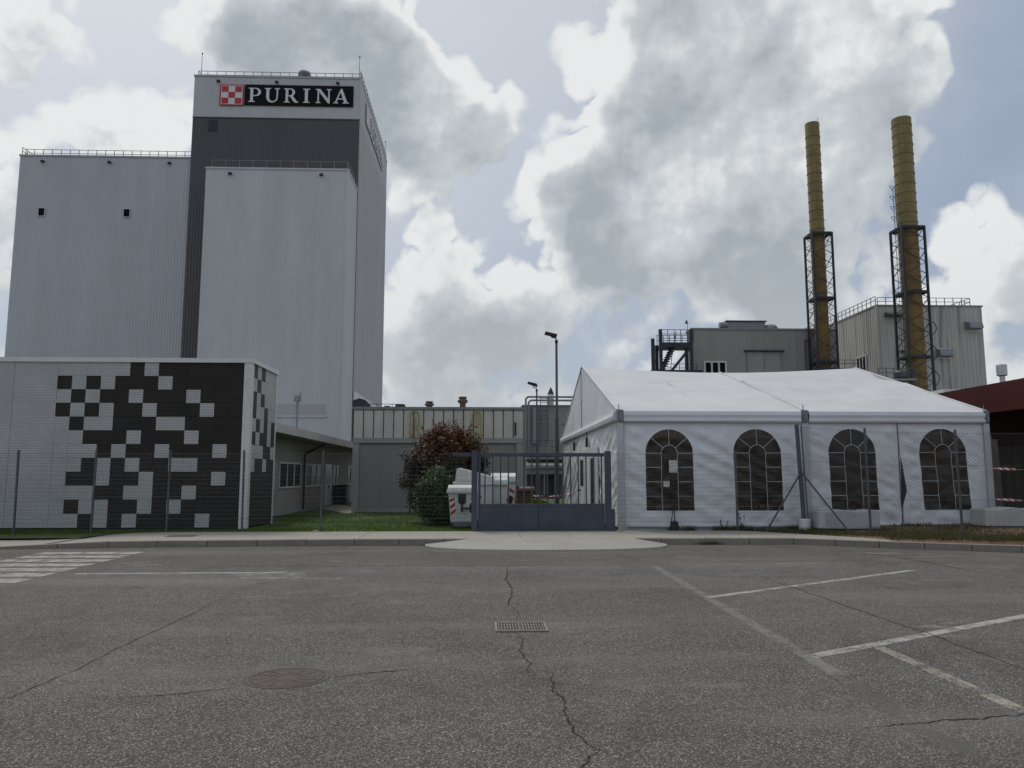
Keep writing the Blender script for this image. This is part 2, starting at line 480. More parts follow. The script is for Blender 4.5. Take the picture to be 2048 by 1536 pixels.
    M['tent_floor'] = plain('tent_floor', (0.12, 0.085, 0.06), 0.7, 0.15, 2)
    M['bark'] = plain('bark', (0.06, 0.045, 0.032), 0.9, 0.3, 9, bump=0.5)

    # --- tent fabrics
    def fabric(name, c, trans, scale, crease):
        t = NT(name)
        p = t.pos()
        f = t.ramp(t.noise(p, 0.7, 5), 0.3, 0.7)
        c1 = t.mix(f, sc3(c, 0.93), sc3(c, 1.04))
        ps = t.pos((2.0, 2.0, 0.25))
        c1 = t.mix(t.ramp(t.noise(ps, 1.2, 5, 0.65), 0.55, 0.85, 0, 0.2), c1, sc3(c, 0.75))
        t.base(c1); t.set(rough=0.42)
        # fine tension creases running off at an angle
        mp = t.n('Mapping'); mp.inputs['Rotation'].default_value = (0, R(38), 0); mp.inputs['Scale'].default_value = (0.7, 0.7, 3.2)
        t.l(p, mp.inputs['Vector'])
        n2 = t.n('TexNoise'); n2.noise_type = 'RIDGED_MULTIFRACTAL'; n2.normalize = True
        n2.inputs['Scale'].default_value = 1.1; n2.inputs['Detail'].default_value = 2.0
        t.l(mp.outputs[0], n2.inputs['Vector'])
        t.bump(t.mul(t.mul(n2.outputs['Fac'], crease), t.mul(t.noise(p, scale, 3), 0.35), 'ADD'), 0.7, 0.06)
        tr = t.n('BsdfTranslucent'); t.l(c1, tr.inputs['Color'])
        mx = t.n('MixShader'); mx.inputs[0].default_value = trans
        t.l(t.b.outputs[0], mx.inputs[1]); t.l(tr.outputs[0], mx.inputs[2]); t.l(mx.outputs[0], t.out.inputs['Surface'])
        return t.m
    M['fabric'] = fabric('tent_fabric', (0.74, 0.76, 0.785), 0.08, 3.0, 0.4)
    M['fabric_roof'] = fabric('tent_roof_fabric', (0.60, 0.605, 0.615), 0.05, 1.2, 0.15)
    t = NT('clear_pvc')
    p = t.pos()
    tr = t.n('BsdfTransparent'); tr.inputs['Color'].default_value = (0.62, 0.49, 0.38, 1)
    gl = t.n('BsdfGlossy'); gl.inputs['Roughness'].default_value = 0.12; gl.inputs['Color'].default_value = (0.9, 0.9, 0.9, 1)
    df = t.n('BsdfDiffuse'); df.inputs['Color'].default_value = (0.045, 0.035, 0.027, 1)
    fr = t.n('Fresnel'); fr.inputs['IOR'].default_value = 1.36
    bp = t.n('Bump'); bp.inputs['Strength'].default_value = 0.5; bp.inputs['Distance'].default_value = 0.05
    pw = t.pos((1.6, 1.0, 0.8))
    t.l(t.noise(pw, 2.2, 4), bp.inputs['Height'])
    t.l(bp.outputs[0], gl.inputs['Normal']); t.l(bp.outputs[0], fr.inputs['Normal'])
    m0 = t.n('MixShader'); m0.inputs[0].default_value = 0.30
    t.l(tr.outputs[0], m0.inputs[1]); t.l(df.outputs[0], m0.inputs[2])
    m1 = t.n('MixShader'); t.l(fr.outputs[0], m1.inputs[0]); t.l(m0.outputs[0], m1.inputs[1]); t.l(gl.outputs[0], m1.inputs[2])
    t.l(m1.outputs[0], t.out.inputs['Surface'])
    M['pvc'] = t.m

    # --- foliage: colour from a per-leaf attribute
    def leafmat(name, attr_a, attr_b, rough=0.45, trans=0.25, spec=0.35):
        t = NT(name)
        a = t.n('Attribute'); a.attribute_name = 'tone'
        c1 = t.mix(a.outputs['Fac'], attr_a, attr_b)
        t.base(c1); t.set(rough=rough, spec=spec)
        tl = t.n('BsdfTranslucent'); t.l(c1, tl.inputs['Color'])
        mx = t.n('MixShader'); mx.inputs[0].default_value = trans
        t.l(t.b.outputs[0], mx.inputs[1]); t.l(tl.outputs[0], mx.inputs[2]); t.l(mx.outputs[0], t.out.inputs['Surface'])
        return t.m
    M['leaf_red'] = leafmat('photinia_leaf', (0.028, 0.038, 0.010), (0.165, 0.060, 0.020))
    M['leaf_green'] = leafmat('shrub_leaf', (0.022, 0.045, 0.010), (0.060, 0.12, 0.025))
    M['grass'] = leafmat('grass_blade', (0.042, 0.095, 0.006), (0.105, 0.19, 0.012), 0.8, 0.3, 0.03)
    M['weed'] = leafmat('weed_blade', (0.05, 0.065, 0.02), (0.115, 0.10, 0.045), 0.7, 0.3)

    # --- tape and printed paper
    t = NT('barrier_tape'); g = t.n('NewGeometry'); sp = t.n('SeparateXYZ'); t.l(g.outputs['Position'], sp.inputs[0])
    s = t.mul(t.mul(sp.outputs[0], sp.outputs[2], 'ADD'), 6.5)
    fr_ = t.mul(s, 1.0, 'FRACT')
    t.base(t.mix(t.ramp(fr_, 0.49, 0.51), (0.60, 0.08, 0.09), (0.70, 0.68, 0.66))); t.set(rough=0.5)
    M['tape'] = t.m
    t = NT('printed_paper'); g = t.n('NewGeometry'); sp = t.n('SeparateXYZ'); t.l(g.outputs['Position'], sp.inputs[0])
    ln = t.ramp(t.mul(t.mul(sp.outputs[2], 22.0), 1.0, 'FRACT'), 0.6, 0.68)
    pw = t.pos((28, 28, 22)); wd = t.ramp(t.noise(pw, 1.0, 2), 0.44, 0.5)
    t.base(t.mix(t.mul(ln, wd), (0.66, 0.66, 0.64), (0.16, 0.16, 0.17))); t.set(rough=0.7)
    M['paper'] = t.m


build_materials()


# ------------------------------------------------------------------ mesh helpers
class MB:
    def __init__(self):
        self.v = []
        self.f = []

    def add(self, vs_, fs):
        o = len(self.v)
        self.v += [tuple(x) for x in vs_]
        self.f += [tuple(i + o for i in f) for f in fs]
        return self

    def box(self, x0, x1, y0, y1, z0, z1):
        v = [(x0, y0, z0), (x1, y0, z0), (x1, y1, z0), (x0, y1, z0), (x0, y0, z1), (x1, y0, z1), (x1, y1, z1), (x0, y1, z1)]
        return self.add(v, [(0, 3, 2, 1), (4, 5, 6, 7), (0, 1, 5, 4), (1, 2, 6, 5), (2, 3, 7, 6), (3, 0, 4, 7)])

    def quad(self, a, b, c, d):
        return self.add([a, b, c, d], [(0, 1, 2, 3)])

    def tube(self, p0, p1, r0, r1=None, n=6, cap=True):
        r1 = r0 if r1 is None else r1
        p0, p1 = Vector(p0), Vector(p1)
        d = (p1 - p0).normalized()
        a = d.orthogonal().normalized()
        b = d.cross(a)
        vs_ = []
        for p, r_ in ((p0, r0), (p1, r1)):
            for i in range(n):
                t = 2 * math.pi * (i + 0.5) / n
                vs_.append(p + a * (math.cos(t) * r_) + b * (math.sin(t) * r_))
        fs = [(i, (i + 1) % n, n + (i + 1) % n, n + i) for i in range(n)]
        if cap:
            fs += [tuple(range(n - 1, -1, -1)), tuple(range(n, 2 * n))]
        return self.add(vs_, fs)

    def bar(self, p0, p1, w, h=None, up=(0, 0, 1)):
        """rectangular bar between two points"""
        h = w if h is None else h
        p0, p1 = Vector(p0), Vector(p1)
        d = (p1 - p0).normalized()
        u_ = Vector(up)
        if abs(d.dot(u_)) > 0.95:
            u_ = Vector((0, 1, 0))
        s = d.cross(u_).normalized() * (w / 2)
        t = s.cross(d).normalized() * (h / 2)
        vs_ = [p + a * s + b * t for p in (p0, p1) for a, b in ((-1, -1), (1, -1), (1, 1), (-1, 1))]
        return self.add(vs_, [(3, 2, 1, 0), (4, 5, 6, 7), (0, 1, 5, 4), (1, 2, 6, 5), (2, 3, 7, 6), (3, 0, 4, 7)])

    def path(self, pts, r, n=6):
        for a, b in zip(pts[:-1], pts[1:]):
            self.tube(a, b, r, n=n)
        return self

    def lathe(self, prof, c=(0, 0, 0), n=24, cap=True):
        """profile of (radius, z)"""
        vs_ = []
        for r_, z in prof:
            for i in range(n):
                t = 2 * math.pi * i / n
                vs_.append((c[0] + r_ * math.cos(t), c[1] + r_ * math.sin(t), c[2] + z))
        fs = []
        for k in range(len(prof) - 1):
            for i in range(n):
                j = (i + 1) % n
                fs.append((k * n + i, k * n + j, (k + 1) * n + j, (k + 1) * n + i))
        if cap:
            fs.append(tuple(range(n - 1, -1, -1)))
            fs.append(tuple((len(prof) - 1) * n + i for i in range(n)))
        return self.add(vs_, fs)

    def prism(self, loops, fn, thick):
        """2-D outline (and holes) -> solid; fn(u, v, w) gives the 3-D point, w = 0 front, thick = back"""
        pts = [p for lp in loops for p in lp]
        tri = tessellate_polygon([[Vector((p[0], p[1], 0)) for p in lp] for lp in loops])
        n = len(pts)
        vs_ = [fn(p[0], p[1], 0) for p in pts] + [fn(p[0], p[1], thick) for p in pts]
        fs = [tuple(t_) for t_ in tri] + [tuple(i + n for i in reversed(t_)) for t_ in tri]
        o = 0
        for lp in loops:
            m = len(lp)
            for i in range(m):
                j = (i + 1) % m
                fs.append((o + i, o + j, n + o + j, n + o + i))
            o += m
        return self.add(vs_, fs)

    def mesh(self, name, smooth=False, fixn=True):
        me = bpy.data.meshes.new(name)
        me.from_pydata([tuple(v) for v in self.v], [], self.f)
        if fixn:
            bm = bmesh.new(); bm.from_mesh(me)
            bmesh.ops.recalc_face_normals(bm, faces=bm.faces)
            bm.to_mesh(me); bm.free()
        if smooth:
            me.polygons.foreach_set('use_smooth', [True] * len(me.polygons))
        me.update()
        return me


WORLDLOC = {}


def thing(name, label, cat, loc=(0, 0, 0), rz=0.0, group=None):
    o = bpy.data.objects.new(name, None)
    o.empty_display_size = 0.2
    o.location = loc
    o.rotation_euler = (0, 0, rz)
    o['label'] = label; o['category'] = cat
    if group:
        o['group'] = group
    col.objects.link(o)
    WORLDLOC[o] = Vector(loc)
    return o


def part(name, mb, mat, parent=None, local=False, smooth=False, label=None, kind=None, fixn=True, bevel=0.0):
    """mesh built in world coordinates (local=True: in the parent's)"""
    w = WORLDLOC.get(parent, Vector((0, 0, 0))) if parent is not None else Vector((0, 0, 0))
    if not local and parent is not None:
        mb.v = [(v[0] - w[0], v[1] - w[1], v[2] - w[2]) for v in mb.v]
    me = mb.mesh(name, smooth, fixn)
    return obj(name, me, mat, parent, label=label, kind=kind, bevel=bevel)


def obj(name, me, mat, parent=None, loc=(0, 0, 0), rot=(0, 0, 0), label=None, kind=None, bevel=0.0):
    o = bpy.data.objects.new(name, me)
    if mat is not None and not me.materials:
        me.materials.append(M[mat] if isinstance(mat, str) else mat)
    col.objects.link(o)
    o.location = loc; o.rotation_euler = rot
    w = Vector((0, 0, 0))
    if parent is not None:
        o.parent = parent
        w = WORLDLOC.get(parent, Vector((0, 0, 0)))
    WORLDLOC[o] = w + Vector(loc)
    if label:
        o['label'] = label
    if kind:
        o['kind'] = kind
    if bevel:
        bv = o.modifiers.new('bevel', 'BEVEL'); bv.width = bevel; bv.segments = 2; bv.limit_method = 'ANGLE'
    return o


def tag(o, label, cat, group=None):
    o['label'] = label; o['category'] = cat
    if group:
        o['group'] = group
    return o


def structure(name, mb, mat, **kw):
    o = part(name, mb, mat, None, **kw)
    o['kind'] = 'structure'
    return o


def corrugated(p0, p1, z0, z1, pitch=0.37, depth=0.05, flip=False):
    """trapezoid sheet from p0 to p1 (plan), ribs stand out to the right of the walking direction"""
    p0, p1 = Vector((*p0, 0)), Vector((*p1, 0))
    d = p1 - p0; ln = d.length; d.normalize()
    nrm = Vector((d.y, -d.x, 0)) * (-1 if flip else 1)
    n = max(1, round(ln / pitch)); pt = ln / n
    pts = []
    for i in range(n):
        s = i * pt
        pts += [(s, 0), (s + pt * 0.55, 0), (s + pt * 0.65, depth), (s + pt * 0.9, depth)]
    pts.append((ln, 0))
    mb = MB()
    vs_ = []
    for z in (z0, z1):
        for s, w in pts:
            q = p0 + d * s + nrm * w
            vs_.append((q.x, q.y, z))
    m = len(pts)
    mb.add(vs_, [(i, i + 1, m + i + 1, m + i) for i in range(m - 1)])
    return mb


def railing(parent, pts, h=1.1, spacing=1.2, mat='rail_grey', r=0.03, rails=(1.0, 0.55)):
    mb = MB()
    for a, b in zip(pts[:-1], pts[1:]):
        for k in rails:
            mb.bar((a[0], a[1], a[2] + h * k), (b[0], b[1], b[2] + h * k), r * 1.5)
    ra = part('railing', mb, mat, parent)
    pm_ = MB().bar((0, 0, 0), (0, 0, h), r * 1.7).mesh('railing_post')
    pm_.materials.append(M[mat])
    off = WORLDLOC[ra]
    for a, b in zip(pts[:-1], pts[1:]):
        a, b = Vector(a), Vector(b)
        n = max(1, round((b - a).length / spacing))
        for i in range(n + 1):
            if i == n and b is not Vector(pts[-1]) and tuple(b) != tuple(Vector(pts[-1])):
                continue
            obj('railing_post', pm_, None, ra, loc=a.lerp(b, i / n) - off)
    return ra

# ================================================================== THE SETTING
structure('ground', MB().quad((-1500, -300, 0), (1500, -300, 0), (1500, 2500, 0), (-1500, 2500, 0)), 'asphalt')
ROAD = bpy.data.objects['ground']


def strip(pts, w, z, jitter=0.0, taper=False, step=None):
    """flat ribbon along a plan polyline"""
    if step:
        q = [pts[0]]
        for a, b in zip(pts[:-1], pts[1:]):
            n = max(1, int(math.hypot(b[0] - a[0], b[1] - a[1]) / step))
            q += [(a[0] + (b[0] - a[0]) * i / n, a[1] + (b[1] - a[1]) * i / n) for i in range(1, n + 1)]
        pts = q
    mb = MB(); vs_ = []
    n = len(pts)
    walk = 0.0
    for i, p in enumerate(pts):
        a = pts[max(0, i - 1)]; b = pts[min(n - 1, i + 1)]
        dx, dy = b[0] - a[0], b[1] - a[1]
        ln = math.hypot(dx, dy) or 1
        nx, ny = -dy / ln, dx / ln
        walk = walk * 0.72 + (random.random() - 0.5) * jitter * 1.5
        ww = w * ((0.45 + random.random() * 1.1) if jitter else 1)
        if taper:
            ww *= min(1, 0.15 + 3 * min(i, n - 1 - i) / n)
        cx, cy = p[0] + nx * walk, p[1] + ny * walk
        vs_ += [(cx - nx * ww / 2, cy - ny * ww / 2, z), (cx + nx * ww / 2, cy + ny * ww / 2, z)]
    mb.add(vs_, [(2 * i, 2 * i + 2, 2 * i + 3, 2 * i + 1) for i in range(n - 1)])
    return mb


def road_paint():
    # zebra crossing
    y = 17.05
    for i in range(7):
        x0, x1 = -9.3 + 0.05 * i, -7.2 + 0.02 * i
        part('zebra_stripe', MB().quad((x0, y - 0.50, .0018), (x1, y - 0.50, .0018), (x1, y, .0018), (x0, y, .0018)), 'paint_white', ROAD)
        y -= 0.72
    L_ = [([(-6.75, 13.30), (-3.3, 13.36)], 0.13, 'paint_white'), ([(-2.85, 12.56), (-2.15, 12.55)], 0.12, 'paint_faded'),
          ([(-4.6, 12.7), (-4.0, 12.62)], 0.1, 'paint_faded'),
          ([(2.97, 10.44), (7.41, 13.32)], 0.12, 'paint_white'), ([(2.93, 7.05), (6.9, 9.33)], 0.135, 'paint_white'),
          ([(3.73, 7.42), (3.70, 4.4)], 0.125, 'paint_cream'), ([(3.75, 14.2), (8.2, 14.6)], 0.1, 'paint_faded'),
          ([(6.2, 12.0), (7.6, 12.0)], 0.1, 'paint_faded')]
    for pts, w, m in L_:
        part('painted_line', strip(pts, w, .0018), m, ROAD)
    part('yield_triangle', MB().add([(-4.25, 13.28, .0024), (-3.0, 13.33, .0024), (-2.75, 12.55, .0024), (-3.75, 12.5, .0024)],
                                    [(0, 3, 2, 1)]), 'paint_faded', ROAD)
    for (x, y, a, b) in ((8.15, 16.2, .55, .22), (9.1, 16.05, .4, .16), (4.75, 8.35, .22, .1), (5.15, 8.55, .16, .06), (8.9, 15.5, .45, .1)):
        n = 14
        vs_ = [(x + a * (0.7 + .5 * random.random()) * math.cos(2 * math.pi * i / n), y + b * (0.7 + .5 * random.random()) * math.sin(2 * math.pi * i / n), .0024) for i in range(n)]
        part('paint_patch', MB().add(vs_, [tuple(range(n))]), 'paint_faded', ROAD)
    part('sealed_joint', strip([(3.06, 14.0), (2.98, 10.44), (2.9, 7.02), (2.88, 6.4)], 0.14, .0012), 'sealant', ROAD)
    part('sealed_joint', strip([(2.88, 6.38), (2.8, 5.14), (2.82, 3.0)], 0.17, .0012, .01, step=.12), 'sealant_dark', ROAD)
    cracks = [([(4.45, 13.2), (4.48, 11.07), (4.52, 9.78), (4.55, 8.06), (4.55, 5.6)], 0.016, .025),
              ([(7.0, 17.6), (8.21, 15.64), (8.39, 12.0)], 0.03, .03),
              ([(2.4, 5.10), (2.73, 5.14), (3.2, 5.25), (4.2, 5.4)], 0.016, .02),
              ([(-6.0, 14.27), (-3.99, 14.25), (0.43, 14.25), (3.91, 14.12)], 0.024, .01),
              ([(0.44, 14.25), (0.36, 12.6), (0.42, 11.22), (0.33, 10.0), (0.42, 9.3), (0.36, 8.78)], 0.018, .022),
              ([(0.34, 8.2), (0.40, 7.8), (0.33, 7.41), (0.37, 7.1), (0.41, 6.9), (0.39, 6.58), (0.47, 6.42)], 0.010, .022),
              ([(0.545, 6.75), (0.56, 6.49), (0.54, 6.05), (0.59, 5.75), (0.56, 5.4), (0.575, 5.07), (0.62, 4.86), (0.70, 4.74), (0.86, 4.62)], 0.012, .022),
              ([(0.69, 4.76), (0.60, 4.64), (0.52, 4.4), (0.50, 4.1)], 0.016, .02),
              ([(-3.42, 11.0), (-3.4, 9.6), (-3.42, 8.0), (-3.39, 6.8), (-3.44, 5.87), (-3.45, 5.0)], 0.009, .014),
              ([(-1.25, 6.45), (-0.9, 6.62), (-0.5, 6.75)], 0.012, .01),
              ([(-1.85, 6.22), (-2.2, 6.06), (-2.6, 5.95)], 0.012, .01)]
    for pts, w, j in cracks:
        part('crack', strip(pts, w, .003, j, True, step=0.03 if pts[0][1] < 9 else 0.06), 'crack', ROAD)


road_paint()

# kerb line, pavement
KL = [(-34.0, 16.6), (-10.5, 17.72), (-7.4, 18.12), (-3.0, 18.40), (4.2, 18.42), (7.3, 18.30), (8.9, 17.40), (11.3, 16.15), (16.0, 13.8), (26.0, 9.0)]


def kz(x):
    return 0.145 if x > -8.6 else max(0.05, 0.145 - (-8.6 - x) * 0.045)


def kerb_at(s_list=KL):
    pts = []
    for a, b in zip(KL[:-1], KL[1:]):
        n = max(1, round(math.hypot(b[0] - a[0], b[1] - a[1]) / 1.0))
        pts += [(a[0] + (b[0] - a[0]) * i / n, a[1] + (b[1] - a[1]) * i / n) for i in range(n)]
    return pts + [KL[-1]]


def yline(x):
    for a, b in zip(KL[:-1], KL[1:]):
        if a[0] <= x <= b[0]:
            return a[1] + (b[1] - a[1]) * (x - a[0]) / (b[0] - a[0])
    return KL[-1][1]


def build_pavement():
    # base under the slabs
    mb = MB()
    xs = [-34, -20, -12, -9.8, -8, -4, 0, 4, 7.3, 8.2, 9.3]
    back = [(-34, 18.6), (-20, 19.4), (-12, 19.75), (-9.9, 19.75), (-9.7, 20.95), (7.0, 20.95), (9.3, 18.1)]

    def yb(x):
        for a, b in zip(back[:-1], back[1:]):
            if a[0] <= x <= b[0]:
                return a[1] + (b[1] - a[1]) * (x - a[0]) / (b[0] - a[0])
        return back[-1][1]
    vs_ = []
    for x in xs:
        vs_ += [(x, yline(x) + 0.18, kz(x) - 0.03), (x, yb(x) - 0.02, kz(x) - 0.03)]
    mb.add(vs_, [(2 * i, 2 * i + 2, 2 * i + 3, 2 * i + 1) for i in range(len(xs) - 1)])
    pv = structure('pavement', mb, 'pavement')
    joints = [-16.0, -12.4, -9.9, -9.69, -6.6, -2.95, 0.9, 2.15, 5.4, 7.3, 8.4, 9.3]
    for a, b in zip(joints[:-1], joints[1:]):
        if abs(b + 9.69) < 1e-6:
            continue
        m = MB(); g = 0.006
        n = 4
        top = []
        for i in range(n + 1):
            x = a + g + (b - a - 2 * g) * i / n
            top.append((x, yline(x) + 0.165, yb(x), kz(x)))
        vv = []
        for x, y0, y1, z in top:
            if y1 < y0 + .01: y1 = y0 + .01
            vv += [(x, y0, z), (x, y1, z), (x, y0, z - .06), (x, y1, z - .06)]
        ff = []
        for i in range(n):
            o, p = 4 * i, 4 * i + 4
            ff += [(o, p, p + 1, o + 1), (o, o + 2, p + 2, p), (o + 1, p + 1, p + 3, o + 3)]
        ff += [(0, 1, 3, 2), (4 * n, 4 * n + 2, 4 * n + 3, 4 * n + 1)]
        m.add(vv, ff)
        part('pavement_slab', m, 'pavement', pv)
    # kerb stones, one by one
    pts = kerb_at()
    for a, b in zip(pts[:-1], pts[1:]):
        if b[0] < -16 or a[0] > 17:
            continue
        dx, dy = b[0] - a[0], b[1] - a[1]; ln = math.hypot(dx, dy); dx /= ln; dy /= ln
        nx, ny = -dy, dx
        g = 0.007
        z0, z1 = kz(a[0]) + random.uniform(-.003, .004), kz(b[0]) + random.uniform(-.003, .004)
        sh = random.uniform(-.006, .006)
        prof = [(0.0, -0.05), (0.012, 0.93), (0.035, 1.0), (0.158, 1.0), (0.158, -0.05)]
        vv = []
        for (px, py), z in (((a[0] + dx * g, a[1] + dy * g), z0), ((b[0] - dx * g, b[1] - dy * g), z1)):
            for w, h in prof:
                vv.append((px + nx * (w + sh), py + ny * (w + sh), h * (z + .003)))
        k = len(prof)
        ff = [(i, k + i, k + i + 1, i + 1) for i in range(k - 1)] + [tuple(range(k)), tuple(range(2 * k - 1, k - 1, -1))]
        part('kerb_stone', MB().add(vv, ff), 'kerb', pv)
    # service cover set flush in the pavement
    part('service_cover', MB().box(-7.72, -7.05, 19.3, 19.75, kz(-7.4) - .01, kz(-7.4) + .005), 'iron', pv)


build_pavement()


def build_apron():
    mb = MB(); n = 40
    vs_ = []
    for i in range(n + 1):
        t = i / n
        a = math.pi * t
        ca, sa = math.cos(a), math.sin(a)
        fx = 1.45 - 2.80 * (abs(ca) ** 0.85) * (1 if ca > 0 else -1)
        fy = 18.33 - 1.5 * sa ** 0.75
        bx = max(-0.35, min(3.55, fx * 0.985))
        by = 18.40
        vs_ += [(fx, fy - .012, 0.0), (fx, fy, 0.036), ((fx + bx) / 2, (fy + by) / 2, 0.088), (bx, by - .02, 0.150), (bx, by + .17, 0.1535)]
    ff = []
    for i in range(n):
        o, p = 5 * i, 5 * i + 5
        ff += [(o + k, p + k, p + k + 1, o + k + 1) for k in range(4)]
    mb.add(vs_, ff)
    structure('ramp_apron', mb, 'apron')
    part('expansion_joint', MB().box(2.14, 2.16, 18.58, 18.59, .15, .155), 'crack', bpy.data.objects['ramp_apron'])


build_apron()

structure('lawn', MB().add([(-60, 18.9, .10), (-9.9, 19.6, .10), (-9.6, 20.9, .115), (7.4, 20.9, .115), (7.4, 50, .10), (-60, 50, .10)], [tuple(range(6))]), 'lawn_soil')
structure('yard', MB().quad((-400, 50.0, .06), (400, 50.0, .06), (400, 420, .06), (-400, 420, .06)), 'yard')


def vz(x, y):
    """height of the verge on the right"""
    k = min(1, max(0, (x - 7.5) / 5.0))
    return 0.12 + 0.15 * k + 0.02 * mnoise.noise((x * .8, y * .8, 0))


def build_verge():
    mb = MB(); nx, ny = 50, 14
    vs_ = []
    for i in range(nx + 1):
        x = 7.2 + 23 * (i / nx)
        y0 = (yline(x) + 0.14) if x > 9.3 else max(yline(x) + .14, 20.95 + (18.1 - 20.95) * (x - 7.0) / 2.3 - .03)
        for j in range(ny + 1):
            y = y0 + (26 - y0) * (j / ny) ** 1.5
            z = vz(x, y) if j else kz(x) - 0.012
            if j == 1: z = (z + kz(x)) / 2
            vs_.append((x, y, z))
    ff = [(i * (ny + 1) + j, (i + 1) * (ny + 1) + j, (i + 1) * (ny + 1) + j + 1, i * (ny + 1) + j + 1) for i in range(nx) for j in range(ny)]
    structure('verge', mb.add(vs_, ff), 'soil', smooth=True)


build_verge()


def blades(name, pts, hmin, hmax, wid, mat, label, lean=0.5, tone=None, cat=None):
    n = len(pts)
    h = rng.uniform(hmin, hmax, n); a = rng.uniform(0, 2 * np.pi, n); l_ = rng.normal(0, lean, (n, 2)) * h[:, None]
    w = wid * rng.uniform(.7, 1.3, n)
    dx, dy = np.cos(a) * w / 2, np.sin(a) * w / 2
    P = np.asarray(pts, float)
    v = np.empty((n, 3, 3))
    v[:, 0] = P + np.stack([-dx, -dy, 0 * dx], 1)
    v[:, 1] = P + np.stack([dx, dy, 0 * dx], 1)
    v[:, 2] = P + np.stack([l_[:, 0], l_[:, 1], h], 1)
    me = bpy.data.meshes.new(name)
    me.vertices.add(n * 3); me.vertices.foreach_set('co', v.ravel())
    me.loops.add(n * 3); me.loops.foreach_set('vertex_index', np.arange(n * 3, dtype=np.int32))
    me.polygons.add(n); me.polygons.foreach_set('loop_start', np.arange(0, n * 3, 3, dtype=np.int32))
    me.update(); me.validate()
    at = me.attributes.new('tone', 'FLOAT', 'FACE')
    tn = rng.uniform(0, 1, n) if tone is None else tone
    at.data.foreach_set('value', np.clip(tn, 0, 1).astype(np.float32))
    o = obj(name, me, mat)
    o['kind'] = 'stuff'; o['label'] = label; o['category'] = cat or 'grass'
    return o


def fbm2(x, y, s):
    return np.array([mnoise.noise((a * s, b * s, 3.3)) for a, b in zip(x, y)])


def build_grass():
    n = 95000
    x = rng.uniform(-14, 3.6, n); y = 21.02 + (33 - 21.02) * rng.uniform(0, 1, n) ** 1.35
    keep = ~((x < -6.6) & (y > 22.3) & (y < 26.2)) & ~((x > -5.5) & (x < 1.7) & (y > 32.5)) & ~((x < -7.8) & (y > 26)) & ~((x < -6.9) & (y > 26.0) & (x < -7.0) & False)
    x, y = x[keep], y[keep]
    nn = fbm2(x, y, 0.7)
    k2 = rng.uniform(0, 1, len(x)) < np.clip(0.75 + nn * 1.0, 0.15, 1)
    x, y, nn = x[k2], y[k2], nn[k2]
    blades('grass', np.stack([x, y, np.full(len(x), .10)], 1), .03, .09, .016, 'grass', 'mown green lawn behind the mesh fence left of the gate', tone=0.5 + nn * .8 + rng.normal(0, .22, len(x)))
    n = 9000
    x = rng.uniform(1.7, 3.6, n); y = rng.uniform(33, 50, n)
    blades('grass', np.stack([x, y, np.full(n, .10)], 1), .04, .10, .03, 'grass', 'far strip of lawn seen through the gate bars')
    # weeds on the verge
    n = 60000
    x = rng.uniform(7.4, 17.5, n); y = rng.uniform(15.5, 21.3, n)
    yl = np.array([yline(a) for a in x]) + .22
    yl = np.where(x < 9.3, np.maximum(yl, 20.95 + (18.1 - 20.95) * (x - 7.0) / 2.3), yl)
    nn = fbm2(x, y, 0.9)
    band = np.exp(-((y - yl - 0.7) / 1.1) ** 2)
    keep = (y > yl) & (rng.uniform(0, 1, n) < np.clip((band * 1.1 + nn * .9) * np.clip(1.5 - (x - 9) / 5, .12, 1), 0, 1))
    x, y = x[keep], y[keep]
    z = np.array([vz(a, b) for a, b in zip(x, y)]) - .015
    blades('weeds', np.stack([x, y, z], 1), .05, .17, .016, 'weed', 'rough weedy grass on the earth verge beside the tent', cat='weeds')
    # line of weeds along the foot of the fence and a tuft in the gutter
    n = 2600
    x = rng.uniform(5.4, 9.0, n); y = 21.05 + rng.normal(0, .05, n)
    x = x[:]; kp = fbm2(x, y, 1.7) > -.05
    blades('weeds', np.stack([x[kp], y[kp], np.full(kp.sum(), .12)], 1), .05, .22, .014, 'weed', 'thin line of weeds at the foot of the fence below the tent', cat='weeds')
    n = 260
    x = 5.35 + rng.normal(0, .16, n); y = 18.36 + rng.normal(0, .03, n)
    blades('weeds', np.stack([x, y, np.zeros(n)], 1), .03, .12, .012, 'weed', 'small weed tuft growing in the gutter right of the ramp', cat='weeds')


build_grass()

# ================================================================== STREET IRONWORK
def manhole():
    t = thing('manhole_cover', 'round rusty cast iron manhole cover in the asphalt', 'manhole cover', (-1.56, 6.48, 0))
    part('frame', MB().lathe([(0.33, 0.0), (0.328, 0.004), (0.297, 0.004), (0.295, 0.001)], n=40, cap=False), 'iron', t, local=True)
    c = MB().lathe([(0.288, 0.0005), (0.288, 0.0035)], n=40)
    part('cover', c, 'iron', t, local=True)
    for r_ in (0.07, 0.14, 0.21, 0.265):
        part('raised_ring', MB().lathe([(r_, 0.003), (r_ + .004, 0.0062), (r_ + .014, 0.0062), (r_ + .018, 0.003)], n=36, cap=False), 'iron', t, local=True)
    for i in range(12):
        a = 2 * math.pi * i / 12
        for r0, r1 in ((.092, .136), (.162, .206), (.232, .262)):
            part('rib', MB().bar((r0 * math.cos(a + r0), r0 * math.sin(a + r0), .0042), (r1 * math.cos(a + r0), r1 * math.sin(a + r0), .0042), .02, .004), 'iron', t, local=True)


manhole()


